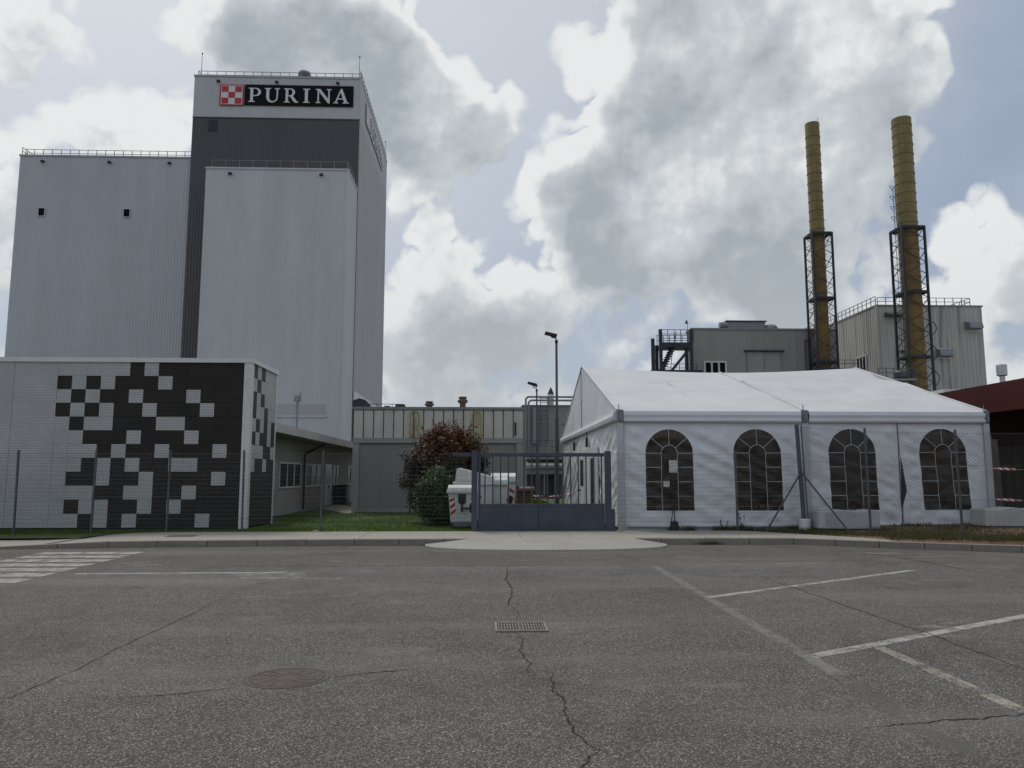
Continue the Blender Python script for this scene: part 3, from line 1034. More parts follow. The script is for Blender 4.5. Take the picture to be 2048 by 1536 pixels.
def drain():
    t = thing('drain_grate', 'double iron storm drain grate on the crack in the asphalt', 'drain grate', (0.40, 8.49, 0))
    part('pit_dark', MB().box(-.262, .262, -.245, .245, 0.001, .003), 'pit_dark', t, local=True)  # flat near-black sheet painted as the shade below the bars
    fr = MB()
    fr.box(-.275, .275, -.26, -.235, .003, .014).box(-.275, .275, .235, .26, .003, .014).box(-.275, -.25, -.234, .234, .003, .014).box(.25, .275, -.234, .234, .003, .014)
    part('frame', fr, 'grate', t, local=True)
    for sx in (-1, 1):
        p = MB()
        c = sx * .128
        for i in range(8):
            x = c - .105 + i * .03
            p.box(x - .006, x + .006, -.22, .22, .004, .013)
        for j in range(4):
            y = -.2 + j * .133
            p.box(c - .112, c + .112, y - .01, y + .01, .0135, .0155)
        part('grate_leaf', p, 'grate', t, local=True)
    part('hinge', MB().box(-.018, .018, -.22, .22, .004, .0125), 'iron', t, local=True)


drain()

# ================================================================== FENCES AND GATE
def wire_bay(parent, a, b, z0, z1, pitch_v=0.055, pitch_h=0.11, r=0.0019):
    a, b = Vector((*a, 0)), Vector((*b, 0))
    ln = (b - a).length
    mb = MB()
    n = int(ln / pitch_v)
    for i in range(n + 1):
        p = a.lerp(b, i / n)
        mb.tube((p.x, p.y, z0), (p.x, p.y, z1), r, n=3, cap=False)
    m = int((z1 - z0) / pitch_h)
    for j in range(m + 1):
        z = z0 + (z1 - z0) * j / m
        rr = r * (2.0 if j % 5 == m % 5 else 1.1)
        off = 0.012 if j % 5 == m % 5 else 0
        mb.tube((a.x, a.y - off, z), (b.x, b.y - off, z), rr, n=3, cap=False)
    return part('wire_mesh', mb, 'wire', parent, kind='stuff', fixn=False)


def fence_post(parent, x, y, z0, z1, w=0.045, lean=(0, 0)):
    mb = MB().bar((x, y, z0), (x + lean[0], y + lean[1], z1), w, w, up=(0, 1, 0))
    mb.box(x + lean[0] - w * .55, x + lean[0] + w * .55, y + lean[1] - w * .55, y + lean[1] + w * .55, z1 - .001, z1 + .02)
    return part('post', mb, 'post', parent)


def build_fences():
    t = thing('mesh_fence', 'welded wire mesh fence on grey posts left of the gate', 'fence', (-0.45, 21.0, .1))
    xs = [-16.4, -14.35, -12.28, -10.3, -8.35, -6.38, -4.33, -2.2, -0.45]
    for i, x in enumerate(xs):
        if i < len(xs) - 1 and x != -2.2:
            fence_post(t, x, 21.0, .05, 2.27, lean=(0.03 * math.sin(i * 2.3), 0.0))
        if i < len(xs) - 1:
            wire_bay(t, (x, 21.03), (xs[i + 1], 21.03), .14, 2.2)
    part('footing', MB().lathe([(.10, 0), (.09, .06), (.05, .08)], (-4.45, 21.0, .1), n=10), 'kerb', t)
    t2 = thing('mesh_fence', 'welded wire mesh fence between the gate and the braced post', 'fence', (3.42, 21.0, .1))
    xs = [3.50, 6.86, 8.62]
    fence_post(t2, 6.86, 20.98, .1, 2.27, 0.05)
    for a, b in zip(xs[:-1], xs[1:]):
        wire_bay(t2, (a, 21.03), (b, 21.03), .16, 2.2)
    # chain link run, taller
    t3 = thing('chain_link_fence', 'tall diamond chain link fence in front of the tent', 'fence', (8.62, 20.9, .1))
    P = [(8.62, 20.75), (9.65, 19.25), (11.3, 18.15), (15.6, 15.9)]
    zt = [2.93, 2.72, 2.62, 2.5]
    zb = [0.14, 0.15, 0.28, 0.3]
    part('post', MB().tube((8.60, 20.75, .1), (8.50, 20.75, 3.0), .055, n=10), 'post', t3)
    part('post', MB().tube((8.70, 20.70, .1), (8.60, 20.70, 2.95), .018, n=6), 'post', t3)
    for (x, y), z1, z0 in list(zip(P, zt, zb))[1:]:
        part('post', MB().tube((x, y, z0 - .1), (x - .02, y, z1 + .09), .03, n=8), 'post', t3)
    for a, b, za, zb_, ta, tb in zip(P[:-1], P[1:], zb[:-1], zb[1:], zt[:-1], zt[1:]):
        A, B = Vector((*a, 0)), Vector((*b, 0))
        ln = (B - A).length
        mb = MB(); s = 0.085; hgt = 2.45
        k = -int(hgt / s)
        pos = lambda u_, w_: (A.x + (B.x - A.x) * u_ / ln, A.y + (B.y - A.y) * u_ / ln, (za + (zb_ - za) * u_ / ln) + w_ * ((ta - za) + ((tb - zb_) - (ta - za)) * u_ / ln) / hgt)
        u0 = -hgt
        while u0 < ln + hgt:
            for sg in (1, -1):
                # line from (u0,0) to (u0+sg*hgt, hgt) clipped to [0, ln]
                lo, hi = (u0, u0 + hgt) if sg > 0 else (u0 - hgt, u0)
                c0, c1 = max(0, lo), min(ln, hi)
                if c1 - c0 > .01:
                    w0, w1 = ((c0 - u0), (c1 - u0)) if sg > 0 else ((u0 - c0), (u0 - c1))
                    mb.tube(pos(c0, w0), pos(c1, w1), .0022, n=3, cap=False)
            u0 += s
        for w in (0.02, 0.8, 1.65, 2.45):
            mb.tube(pos(0, w), pos(ln, w), .0035, n=3, cap=False)
        part('chain_link', mb, 'wire', t3, kind='stuff', fixn=False)
    part('brace', MB().tube((8.55, 20.72, 1.70), (7.55, 20.72, .14), .024, n=8), 'post', t3)
    part('brace', MB().tube((8.56, 20.70, 1.70), (9.35, 19.7, .14), .024, n=8), 'post', t3)
    part('post_wrap', MB().lathe([(.15, 0), (.155, .30), (.12, .33)], (8.58, 20.68, .14), n=14), 'trim_white', t3, label='white bag wrapped around the foot of the braced post')


build_fences()


def build_gate():
    t = thing('sliding_gate', 'grey blue steel sliding gate with bars over a solid panel', 'gate', (1.55, 21.0, .14))
    y0, y1 = 20.98, 21.04
    for x in (-0.17 - .16, 3.28):
        part('gate_post', MB().box(x, x + .16, 20.93, 21.09, .1, 2.28), 'gate_blue', t, bevel=.006)
    part('top_rail', MB().box(-.85, 3.27, y0 + .06, y1 + .07, 2.13, 2.23), 'gate_blue', t, bevel=.005)
    part('side_stile', MB().box(-.15, -.085, 21.0, 21.05, .84, 2.125), 'gate_blue', t)
    part('bottom_panel', MB().box(-.15, 3.26, 20.995, 21.045, .21, .80), 'gate_blue', t)
    part('panel_rail', MB().box(-.15, 3.26, 20.985, 21.06, .803, .865), 'gate_blue', t)
    part('bottom_rail', MB().box(-.15, 3.26, 20.985, 21.06, .15, .208), 'gate_blue', t)
    part('panel_seam', MB().box(1.46, 1.48, 20.989, 20.9945, .215, .79), 'steel_dark', t)
    n = 16
    for i in range(n):
        x = .03 + i * (3.16 / (n - 1))
        part('bar', MB().box(x - .017, x + .017, 21.0, 21.035, .867, 2.128), 'gate_blue', t)
    part('end_stop', MB().box(3.445, 3.53, 20.95, 21.05, .1, .72), 'gate_blue', t)
    part('ground_track', MB().box(-.1, 3.3, 21.0, 21.05, .115, .149), 'trim_white', t)
    for x in (.35, 2.75):
        part('guide_wheel', MB().tube((x, 21.0, .16), (x, 21.05, .16), .05, n=12), 'black', t)


build_gate()

# ================================================================== BUILDINGS, LEFT
FRONT_DARK = {0: [5, 7, 8, 9, 10, 11, 12], 1: [0, 2, 4, 5, 6, 8, 9, 10, 11, 12], 2: [1, 3, 4, 6, 7, 8, 10, 11, 12],
              3: [0, 2, 4, 5, 7, 8, 9, 11, 12], 4: [1, 4, 5, 6, 9, 10, 11, 12], 5: [2, 3, 4, 6, 7, 8, 10, 11, 12],
              6: [3, 5, 6, 8, 9, 10, 12], 7: [2, 4, 6, 7, 10, 11, 12], 8: [1, 2, 4, 5, 7, 8, 9, 10, 12],
              9: [3, 4, 7, 8, 10, 11, 12], 10: [1, 4, 5, 7, 9, 10, 11, 12], 11: [2, 4, 6, 7, 8, 9, 11, 12]}
SIDE_DARK = {0: [0, 2], 1: [1], 2: [0, 2], 3: [0, 3], 4: [1, 3, 5], 5: [0, 2, 3, 5], 6: [3, 4], 7: [1, 2, 4, 5],
             8: [0, 1, 2, 3, 4, 5], 9: [0, 1, 2, 3, 4, 5], 10: [0, 1, 2, 3, 4, 5], 11: [0, 1, 2, 3, 4, 5]}


def build_checker():
    t = thing('chequered_building', 'low building clad in black and white chequered expanded metal panels', 'building', (-12, 24, .1))
    part('core', MB().box(-32, -6.78, 22.47, 25.15, .1, 4.84), 'steel_dark', t)
    tw, th, z0 = 0.405, 0.3905, 0.165
    X0 = -6.925 - 13 * tw
    g = .0025
    fm = {}
    for k in ('tile_white', 'tile_dark'):
        fm[k] = MB().box(g, tw - g, 0, .05, g, th - g).mesh('chequer_panel'); fm[k].materials.append(M[k])
    off = WORLDLOC[t]
    for r_ in range(12):
        for c in range(13):
            k = 'tile_dark' if c in FRONT_DARK[r_] else 'tile_white'
            obj('chequer_panel', fm[k], None, t, loc=Vector((X0 + c * tw, 22.40 + (0.004 if k == 'tile_dark' else 0), z0 + (11 - r_) * th)) - off)
    pw = 3 * tw
    wm = MB().box(.005, pw - .005, 0, .05, g, 12 * th - g).mesh('white_panel'); wm.materials.append(M['tile_white'])
    for i in range(1, 9):
        obj('white_panel', wm, None, t, loc=Vector((X0 - i * pw, 22.40, z0)) - off)
    sw = 0.405
    sm = {}
    for k in ('tile_white', 'tile_dark'):
        sm[k] = MB().box(0, .05, g, sw - g, g, th - g).mesh('chequer_panel'); sm[k].materials.append(M[k])
    for r_ in range(12):
        for c in range(6):
            k = 'tile_dark' if c in SIDE_DARK[r_] else 'tile_white'
            obj('chequer_panel', sm[k], None, t, loc=Vector((-6.765, 22.62 + c * sw, z0 + (11 - r_) * th)) - off)
    part('corner_post', MB().box(-6.92, -6.70, 22.385, 22.615, .12, 4.853), 'trim_white', t)
    part('rear_trim', MB().box(-6.77, -6.70, 25.055, 25.15, .12, 4.853), 'trim_white', t)
    part('roof_cap', MB().box(-32, -6.66, 22.36, 25.2, 4.855, 4.985), 'trim_white', t)


build_checker()


def window(parent, kind, fixed, a0, a1, z0, z1, n, proud=0.04, frame='frame_white', glass='glass_dark', fw=0.07):
    """glazed opening with n lights; kind 'y' faces -Y (fixed = y of wall), 'x' faces +X, 'nx' faces -X"""
    def bx(mb, u0, u1, d0, d1, za, zb):
        if kind == 'y':
            mb.box(u0, u1, fixed - d1, fixed - d0, za, zb)
        elif kind == 'x':
            mb.box(fixed + d0, fixed + d1, u0, u1, za, zb)
        else:
            mb.box(fixed - d1, fixed - d0, u0, u1, za, zb)
        return mb
    fr = MB()
    bx(fr, a0, a1, .002, proud, z1 - fw, z1); bx(fr, a0, a1, .002, proud, z0, z0 + fw)
    zs, ze = z0 + fw + .0005, z1 - fw - .0005
    w = (a1 - a0 - fw) / n
    for i in range(n + 1):
        u = a0 + i * w
        bx(fr, u, u + fw, .002, proud, zs, ze)
    f = part('window', fr, frame, parent)
    for i in range(n):
        part('pane', bx(MB(), a0 + i * w + fw + .001, a0 + (i + 1) * w - .001, .001, proud * .35, zs + .001, ze - .001), glass, f)
    return f


def build_office():
    t = thing('office_building', 'low beige office wing with deep eaves and a row of windows', 'building', (-8, 36, .1))
    part('wall', MB().box(-16, -7.85, 25.3, 62, .1, 3.05), 'office_wall', t)
    part('plinth', MB().box(-7.85, -7.80, 25.3, 62, .1, .36), 'block_trim', t)
    part('soffit', MB().box(-16, -7.05, 25.22, 62, 3.053, 3.09), 'office_wall', t)
    part('roof', MB().add([(-6.93, 25.21, 3.08), (-6.93, 62, 3.08), (-6.97, 62, 3.40), (-6.97, 25.21, 3.40), (-7.04, 25.21, 3.06), (-7.04, 62, 3.06), (-16, 62, 3.5), (-16, 25.21, 3.5)],
                          [(0, 1, 2, 3), (0, 4, 5, 1), (3, 2, 6, 7), (0, 3, 7, 4)]), 'fascia', t)
    for a0, a1, n in ((26.1, 29.4, 3), (30.1, 33.6, 3), (34.5, 38.0, 3), (40.75, 42.6, 2), (45.1, 46.2, 1)):
        window(t, 'x', -7.85, a0, a1, 1.13, 2.16, n, .05)
    d = part('door', MB().box(-7.85, -7.78, 38.6, 40.2, .16, 2.2), 'door_white', t)
    for a in (38.72, 39.48):
        part('pane', MB().box(-7.779, -7.77, a, a + .6, 1.2, 2.05), 'glass_dark', d)
    part('handle', MB().box(-7.779, -7.74, 39.36, 39.44, 1.0, 1.15), 'black', d)
    part('downpipe', MB().path([(-7.74, 33.9, .2), (-7.74, 33.9, 2.55), (-7.5, 33.9, 2.68), (-7.08, 34.8, 3.0)], .05, 8), 'steel_dark', t)
    # pipe with box on the roof
    v = thing('roof_flue', 'thin galvanised flue with box head above the office roof', 'flue', (-9.6, 40, 3.4))
    part('pipe', MB().tube((0, 0, 0), (0, 0, 2.0), .06, n=10), 'galv', v, local=True)
    part('head', MB().box(-.14, .12, -.15, .15, 2.0, 2.32), 'galv', v, local=True)
    part('whip', MB().tube((.14, 0, 2.0), (.14, 0, 2.5), .03, n=6), 'galv', v, local=True)
    v = thing('roof_vent', 'small bent white vent pipe on the office roof', 'vent', (-10.3, 40, 3.4))
    part('pipe', MB().path([(0, 0, 0), (0, 0, .55), (.08, 0, .68), (.2, 0, .68), (.26, 0, .55)], .035, 8), 'trim_white', v, local=True)
    b = thing('outdoor_unit', 'black cabinet beside the office door', 'cabinet', (-7.45, 41.4, .16))
    part('case', MB().box(-.3, .3, -.5, .5, .06, .95), 'black', b, local=True, bevel=.03)
    part('lid', MB().box(-.32, .32, -.52, .52, .955, 1.0), 'black', b, local=True)
    part('feet', MB().box(-.25, .25, -.4, .4, 0, .058), 'steel_dark', b, local=True)
    structure('door_path', MB().quad((-7.7, 37.0, .125), (-5.5, 31.5, .125), (-5.0, 33.6, .125), (-7.7, 42, .125)), 'pavement')


build_office()


def build_block():
    t = thing('precast_block', 'flat roofed grey block with ribbed concrete panels above a ledge', 'building', (-2, 32.6, .1))
    x0, x1, y = -5.48, 1.65, 32.6
    part('core', MB().box(x0 + .02, x1 - .02, y + .12, 46, .1, 4.38), 'block_grey', t)
    n = 17
    w = (x1 - x0) / n
    for i in range(n):
        a, b = x0 + i * w + .008, x0 + (i + 1) * w - .008
        part('panel', MB().add([(a, y + .12, 3.2), (b, y + .12, 3.2), (b, y + .12, 4.36), (a, y + .12, 4.36),
                                (a + .02, y + .02, 3.2), (b - .02, y + .02, 3.2), (b - .02, y + .02, 4.36), (a + .02, y + .02, 4.36)],
                               [(4, 5, 6, 7), (0, 4, 7, 3), (1, 2, 6, 5), (3, 7, 6, 2), (0, 1, 5, 4)]), 'panel_concrete', t)
    part('parapet', MB().box(x0 - .05, x1 + .05, y - .03, 46, 4.385, 4.50), 'block_grey', t)
    part('ledge', MB().box(x0, x1, y - .02, y + .115, 2.98, 3.195), 'block_trim', t)
    for a in (x0, -2.86, 1.36):
        part('pillar', MB().box(a, a + .28, y, y + .115, .1, 2.977), 'block_trim', t)
    for a, b in ((x0 + .28, -2.86), (-2.58, 1.36)):
        part('infill', MB().box(a + .01, b - .01, y + .06, y + .118, .30, 2.95), 'block_grey', t)
    part('plinth', MB().box(x0 + .285, 1.355, y + .01, y + .117, .1, .295), 'block_trim', t)
    part('junction_box', MB().box(-3.05, -2.88, y - .05, y + .055, .75, 1.0), 'galv', t)
    part('vent_slot', MB().box(1.28, 1.36, y - .02, y + .018, 3.3, 3.85), 'steel_dark', t)
    for cx, inner in ((-2.92, True), (-0.31, False)):
        yy = y - .06
        arc = [(cx + .18 * math.cos(a), yy, 4.16 + .16 * math.sin(a)) for a in [math.pi * k / 6 for k in range(7)]]
        part('pipe', MB().path([(cx + .18, yy, 3.2)] + arc + [(cx - .18, yy, 3.2)], .026, 6), 'yellow', t)
        part('pipe', MB().tube((cx, yy, 3.2), (cx, yy, 4.05 if inner else 4.33), .03 if inner else .02, n=6), 'orange' if inner else 'yellow', t)

    def vent(x, yv, h, r_, lab, mat='vent_brown'):
        v = thing('roof_vent', lab, 'vent', (x, yv, 4.5))
        part('pipe', MB().lathe([(r_, 0), (r_, h * .6)], n=12), mat, v, local=True)
        part('cowl', MB().lathe([(r_ * 1.05, h * .6), (r_ * 1.7, h * .68), (r_ * 1.7, h * .8), (r_ * 1.1, h * .86), (r_ * 1.35, h * .92), (r_ * 1.35, h)], n=12), mat, v, local=True)
    vent(-2.55, 36, .56, .13, 'squat brown cowled roof vent left of the bush top')
    vent(-1.0, 36, .78, .14, 'taller brown cowled roof vent above the grey block')
    v = thing('roof_vent', 'dark truncated roof vent near the tall tower', 'vent', (-3.9, 36, 4.5))
    part('hood', MB().lathe([(.30, 0), (.26, .28), (.22, .42), (.0, .44)], n=14), 'steel_dark', v, local=True)
    v = thing('roof_hatch', 'small railed roof hatch beside the tower foot', 'hatch', (-5.0, 40, 4.5))
    part('cage', MB().box(-.14, .14, -.15, .15, 0, .7), 'steel_dark', v, local=True)
    rl = MB()
    for z in (.45, .8):
        rl.bar((-1.1, 0, z), (.55, 0, z), .03)
    for x in (-1.1, -.55, 0.25, .55):
        rl.bar((x, 0, 0), (x, 0, .82), .03)
    part('rail', rl, 'rail_grey', v, local=True)
    v = thing('curved_duct', 'dark round topped duct on the roof against the tall tower', 'duct', (-8.2, 52, 3.45))
    pts = [(-.6, 0), (-.6, 3.2), (-.2, 3.35), (.2, 3.25), (.5, 2.95), (.6, 2.6), (.6, 0)]
    part('duct', MB().prism([pts], lambda a, b, w_: (a, w_, b), .8), 'steel_dark', v, local=True)


build_block()

# ---- tower group
def floodlight(parent, x, y, z):
    part('floodlight', MB().box(x - .2, x + .2, y - .38, y - .1, z - .1, z + .12).bar((x, y - .12, z), (x, y + .1, z), .08), 'black', parent)


def glyphs():
    def arc(cx, cy, rx, ry, a0, a1, n=10):
        return [(cx + rx * math.cos(R(a0 + (a1 - a0) * i / n)), cy + ry * math.sin(R(a0 + (a1 - a0) * i / n))) for i in range(n + 1)]
    G = {}
    stem = [(0, 1), (0, .95), (.12, .92), (.12, .08), (0, .05), (0, 0), (.44, 0), (.44, .05), (.31, .08)]
    G['P'] = [stem + [(.31, .42)] + arc(.47, .71, .36, .29, -90, 90) , [(.31, .94)] + arc(.45, .715, .20, .225, 90, -90) + [(.31, .49)]]
    G['R'] = [stem + [(.31, .45), (.42, .45), (.72, .06), (.84, 0), (1.06, 0), (1.06, .05), (.96, .08), (.65, .47)] + arc(.47, .73, .33, .27, -48, 90), [(.31, .94)] + arc(.45, .73, .17, .21, 90, -90) + [(.31, .52)]]
    G['U'] = [[(0, 1), (0, .95), (.11, .92), (.11, .36)] + arc(.495, .36, .385, .38, 180, 360) + [(.88, .92), (1.0, .95), (1.0, 1), (.66, 1), (.66, .95), (.79, .92), (.79, .36)] + arc(.545, .36, .245, .28, 360, 180) + [(.30, .92), (.42, .95), (.42, 1)]]
    G['I'] = [[(0, 0), (.44, 0), (.44, .05), (.31, .08), (.31, .92), (.44, .95), (.44, 1), (0, 1), (0, .95), (.12, .92), (.12, .08), (0, .05)]]
    G['N'] = [[(0, 0), (.34, 0), (.34, .05), (.22, .08), (.22, .80), (.86, -.02), (.96, -.02), (.96, .92), (1.07, .95), (1.07, 1), (.74, 1), (.74, .95), (.86, .92), (.86, .30), (.30, 1), (0, 1), (0, .95), (.12, .90), (.12, .08), (0, .05)]]
    G['A'] = [[(0, 0), (.33, 0), (.33, .05), (.22, .08), (.295, .28), (.665, .28), (.745, .08), (.63, .05), (.63, 0), (1.08, 0), (1.08, .05), (.97, .08), (.60, 1.03), (.50, 1.03), (.11, .08), (0, .05)],
              [(.325, .35), (.64, .35), (.49, .79)]]
    return G


def build_sign(label, fn, glare, off):
    """fn(u, z, w) -> world point; u along the wall from the logo, w out of the wall"""
    t = thing('facade_sign', label, 'sign', off)
    wh, bk, rd = ('signwhite', 'signblack', 'signred') if not glare else ('clad_band', 'signglare', 'signglare')

    def panel(name, u0, u1, z0, z1, w0, w1, mat, parent):
        vs_ = [fn(u, z, w) for w in (w0, w1) for u, z in ((u0, z0), (u1, z0), (u1, z1), (u0, z1))]
        return part(name, MB().add(vs_, [(0, 1, 2, 3), (4, 5, 6, 7), (0, 1, 5, 4), (1, 2, 6, 5), (2, 3, 7, 6), (3, 0, 4, 7)]), mat, parent)
    lz0, lz1 = 49.34, 52.2
    lg = panel('logo_border', 0, 3.05, lz0, lz1, .06, .14, rd, t)
    b = .16
    panel('logo_field', b, 3.05 - b, lz0 + b, lz1 - b, .14, .16, wh, lg)
    s = (3.05 - 2 * b - .16) / 3; sz = (lz1 - lz0 - 2 * b - .16) / 3
    for i in range(3):
        for j in range(3):
            if (i + j) % 2 == 0:
                u, z = b + .08 + i * s, lz0 + b + .08 + j * sz
                panel('red_square', u, u + s, z, z + sz, .16, .18, rd, lg)
    bd = panel('name_board', 3.17, 17.2, 49.42, 52.25, .06, .15, bk, t)
    G = glyphs()
    spans = {'P': (3.70, 5.29), 'U': (5.77, 7.71), 'R': (8.26, 10.13), 'I': (10.72, 11.59), 'N': (12.36, 14.37), 'A': (14.65, 16.67)}
    for ch, (a, b_) in spans.items():
        gw = max(p[0] for p in G[ch][0])
        k = (b_ - a) / gw
        part('letter', MB().prism(G[ch], lambda u, v, w: fn(a + u * k, 49.82 + v * 1.93, .15 + .10 - w), .10), wh, bd)


def build_tower():
    X0, X1, Y0, Y1, ZT = -37.85, -16.38, 96.75, 124.0, 53.3
    ZB = 47.8
    t = thing('tall_tower', 'tall windowless dark clad tower with a pale sign band at the top', 'tower', (-27, 110, 0))
    part('front_cladding', corrugated((X0, Y0), (X1, Y0), 0, ZB, .37, .06), 'clad_dark', t)
    part('front_band', corrugated((X0, Y0 - .03), (X1, Y0 - .03), ZB, ZT, .37, .03), 'clad_band', t)
    part('side_cladding', corrugated((X1, Y0), (X1, Y1), 12.2, ZB, .37, .06), 'clad_side', t)  # dark sheets coloured pale, grazing sky reflection painted in
    part('side_band', corrugated((X1 + .03, Y0), (X1 + .03, Y1), ZB, ZT, .37, .03), 'clad_band', t)
    part('side_base', MB().box(X1 - .3, X1 + .12, Y0 + .05, Y1, 0, 12.2), 'clad_white', t)
    part('rear_cladding', MB().add([(X0, Y0, 0), (X0, Y1, 0), (X1, Y1, 0), (X0, Y0, ZT), (X0, Y1, ZT), (X1, Y1, ZT)], [(0, 1, 4, 3), (1, 2, 5, 4)]), 'clad_dark', t)
    part('roof', MB().box(X0 - .08, X1 + .12, Y0 - .14, Y1 + .05, ZT, ZT + .22), 'clad_side', t)
    part('corner_flashing', MB().box(X1 - .02, X1 + .13, Y0 - .12, Y0 + .03, ZB, ZT - .002), 'clad_band', t)
    part('flashing', MB().box(X0, X1 + .05, Y0 - .12, Y0 - .065, ZB - .12, ZB - .002), 'clad_dark', t)
    zr = ZT + .22
    railing(t, [(X0 + .1, Y0 + 9, zr), (X0 + .1, Y0 + 1.0, zr), (X1 - .1, Y0 + 1.0, zr)], 1.1, 1.15, r=.035)
    railing(t, [(X1 - .05, Y0 + .3, zr), (X1 - .05, Y1 - .1, zr)], 1.1, 1.15, r=.035)
    for x, y in ((X0 + .6, Y0 + .6), (X1 - .3, Y0 + .6), (X1 - .2, Y1 - .3)):
        part('lightning_rod', MB().tube((x, y, zr), (x, y, zr + 3.3), .045, .025, n=6).lathe([(.09, 3.2), (.09, 3.4)], (x, y, zr), n=6), 'rail_grey', t)
    part('roof_cowl', MB().lathe([(.75, 0), (.5, .9), (.42, 1.3), (.85, 1.6), (.8, 1.9), (.3, 2.15)], (-24.3, Y0 + 2.5, zr), n=16), 'galv', t)
    for x in (-34.7, -27.2, -19.3):
        floodlight(t, x, Y0 - .05, 52.6)
    w = part('louvre_window', MB().box(-35.75, -34.65, Y0 - .12, Y0 - .005, 45.9, 47.35), 'steel_dark', t)
    build_sign('black name board with red and white chequer logo on the tower front',
               lambda u, z, w_: (-34.45 + u, Y0 - .06 - w_, z), False, (-26, Y0 - .1, 49.3))
    build_sign('name board painted pale with sky glare along the right side of the tall tower',
               lambda u, z, w_: (X1 + .06 + w_, Y0 + 4.2 + u, z), True, (X1 + .1, 110, 49.3))


build_tower()


def build_annex():
    X0, X1, Y0, Y1, ZT = -33.3, -16.48, 90.0, 96.7, 38.1
    t = thing('tower_annex', 'pale ribbed annex standing against the front of the dark tower', 'building', (-25, 93, 0))
    part('front_cladding', corrugated((X0, Y0), (X1, Y0), 0, ZT, .37, .035), 'clad_white', t)
    part('side_cladding', corrugated((X1, Y0), (X1, Y1), 0, ZT, .37, .035), 'clad_white', t)
    part('left_cladding', corrugated((X0, Y1), (X0, Y0), 0, ZT, .37, .035), 'clad_white', t)
    part('corner_flashing', MB().box(X1 - .10, X1 + .08, Y0 - .08, Y0 + .10, 0, ZT - .002), 'clad_white', t)
    part('roof', MB().box(X0 - .1, X1 + .1, Y0 - .12, Y1, ZT, ZT + .2), 'clad_white', t)
    zr = ZT + .2
    railing(t, [(X0 + .5, Y0 + .5, zr), (X1 - .15, Y0 + .5, zr), (X1 - .1, Y1 - .2, zr)], 1.1, 1.6, 'galv', .035, (1.0,))
    for x in (-30.4, -19.6):
        floodlight(t, x, Y0, 37.45)
    part('louvre_band', MB().box(-24.2, -18.4, Y0 - .13, Y0 - .02, 8.6, 9.9), 'clad_side', t)
    part('louvre_frame', MB().box(-24.4, -18.2, Y0 - .14, Y0 - .02, 8.35, 8.595), 'clad_white', t)


build_annex()


def build_silo_block():
    X0, X1, Y0, Y1, ZT = -59.55, -37.9, 97.2, 124.0, 42.35
    t = thing('warehouse_block', 'wide pale ribbed high warehouse left of the dark tower', 'building', (-49, 110, 0))
    part('front_cladding', corrugated((X0, Y0), (X1, Y0), 0, ZT, .37, .035), 'clad_pale', t)
    part('left_cladding', corrugated((X0, Y1), (X0, Y0), 0, ZT, .37, .035), 'clad_pale', t)
    part('roof', MB().box(X0 - .1, X1, Y0 - .12, Y1, ZT, ZT + .2), 'clad_side', t)
    zr = ZT + .2
    railing(t, [(X0 + .05, Y0 + 8, zr), (X0 + .05, Y0 + .3, zr)], 1.1, 1.15, r=.035)
    railing(t, [(X0 + .1, Y0 + .9, zr), (X1 - .1, Y0 + .9, zr)], 1.1, 1.15, r=.035)
    for x in (-56.6, -48.2, -40.6):
        floodlight(t, x, Y0, 41.6)
    for x in (-56.8, -46.15):
        window(t, 'y', Y0 - .062, x, x + .95, 34.35, 35.55, 1, .08, 'clad_white', 'glass_dark', .1)


build_silo_block()


def build_far_gable():
    t = thing('far_shed', 'grey shed roof peeping out at the far left edge', 'shed', (-66, 92, 0))
    part('wall', MB().box(-74, -57.9, 88, 95, 0, 15.3), 'clad_pale', t)
    part('roof', MB().prism([[(-74, 15.3), (-57.6, 15.3), (-62, 16.9), (-74, 17.5)]], lambda a, b, w: (a, 88 + w, b), 7), 'clad_side', t)


build_far_gable()


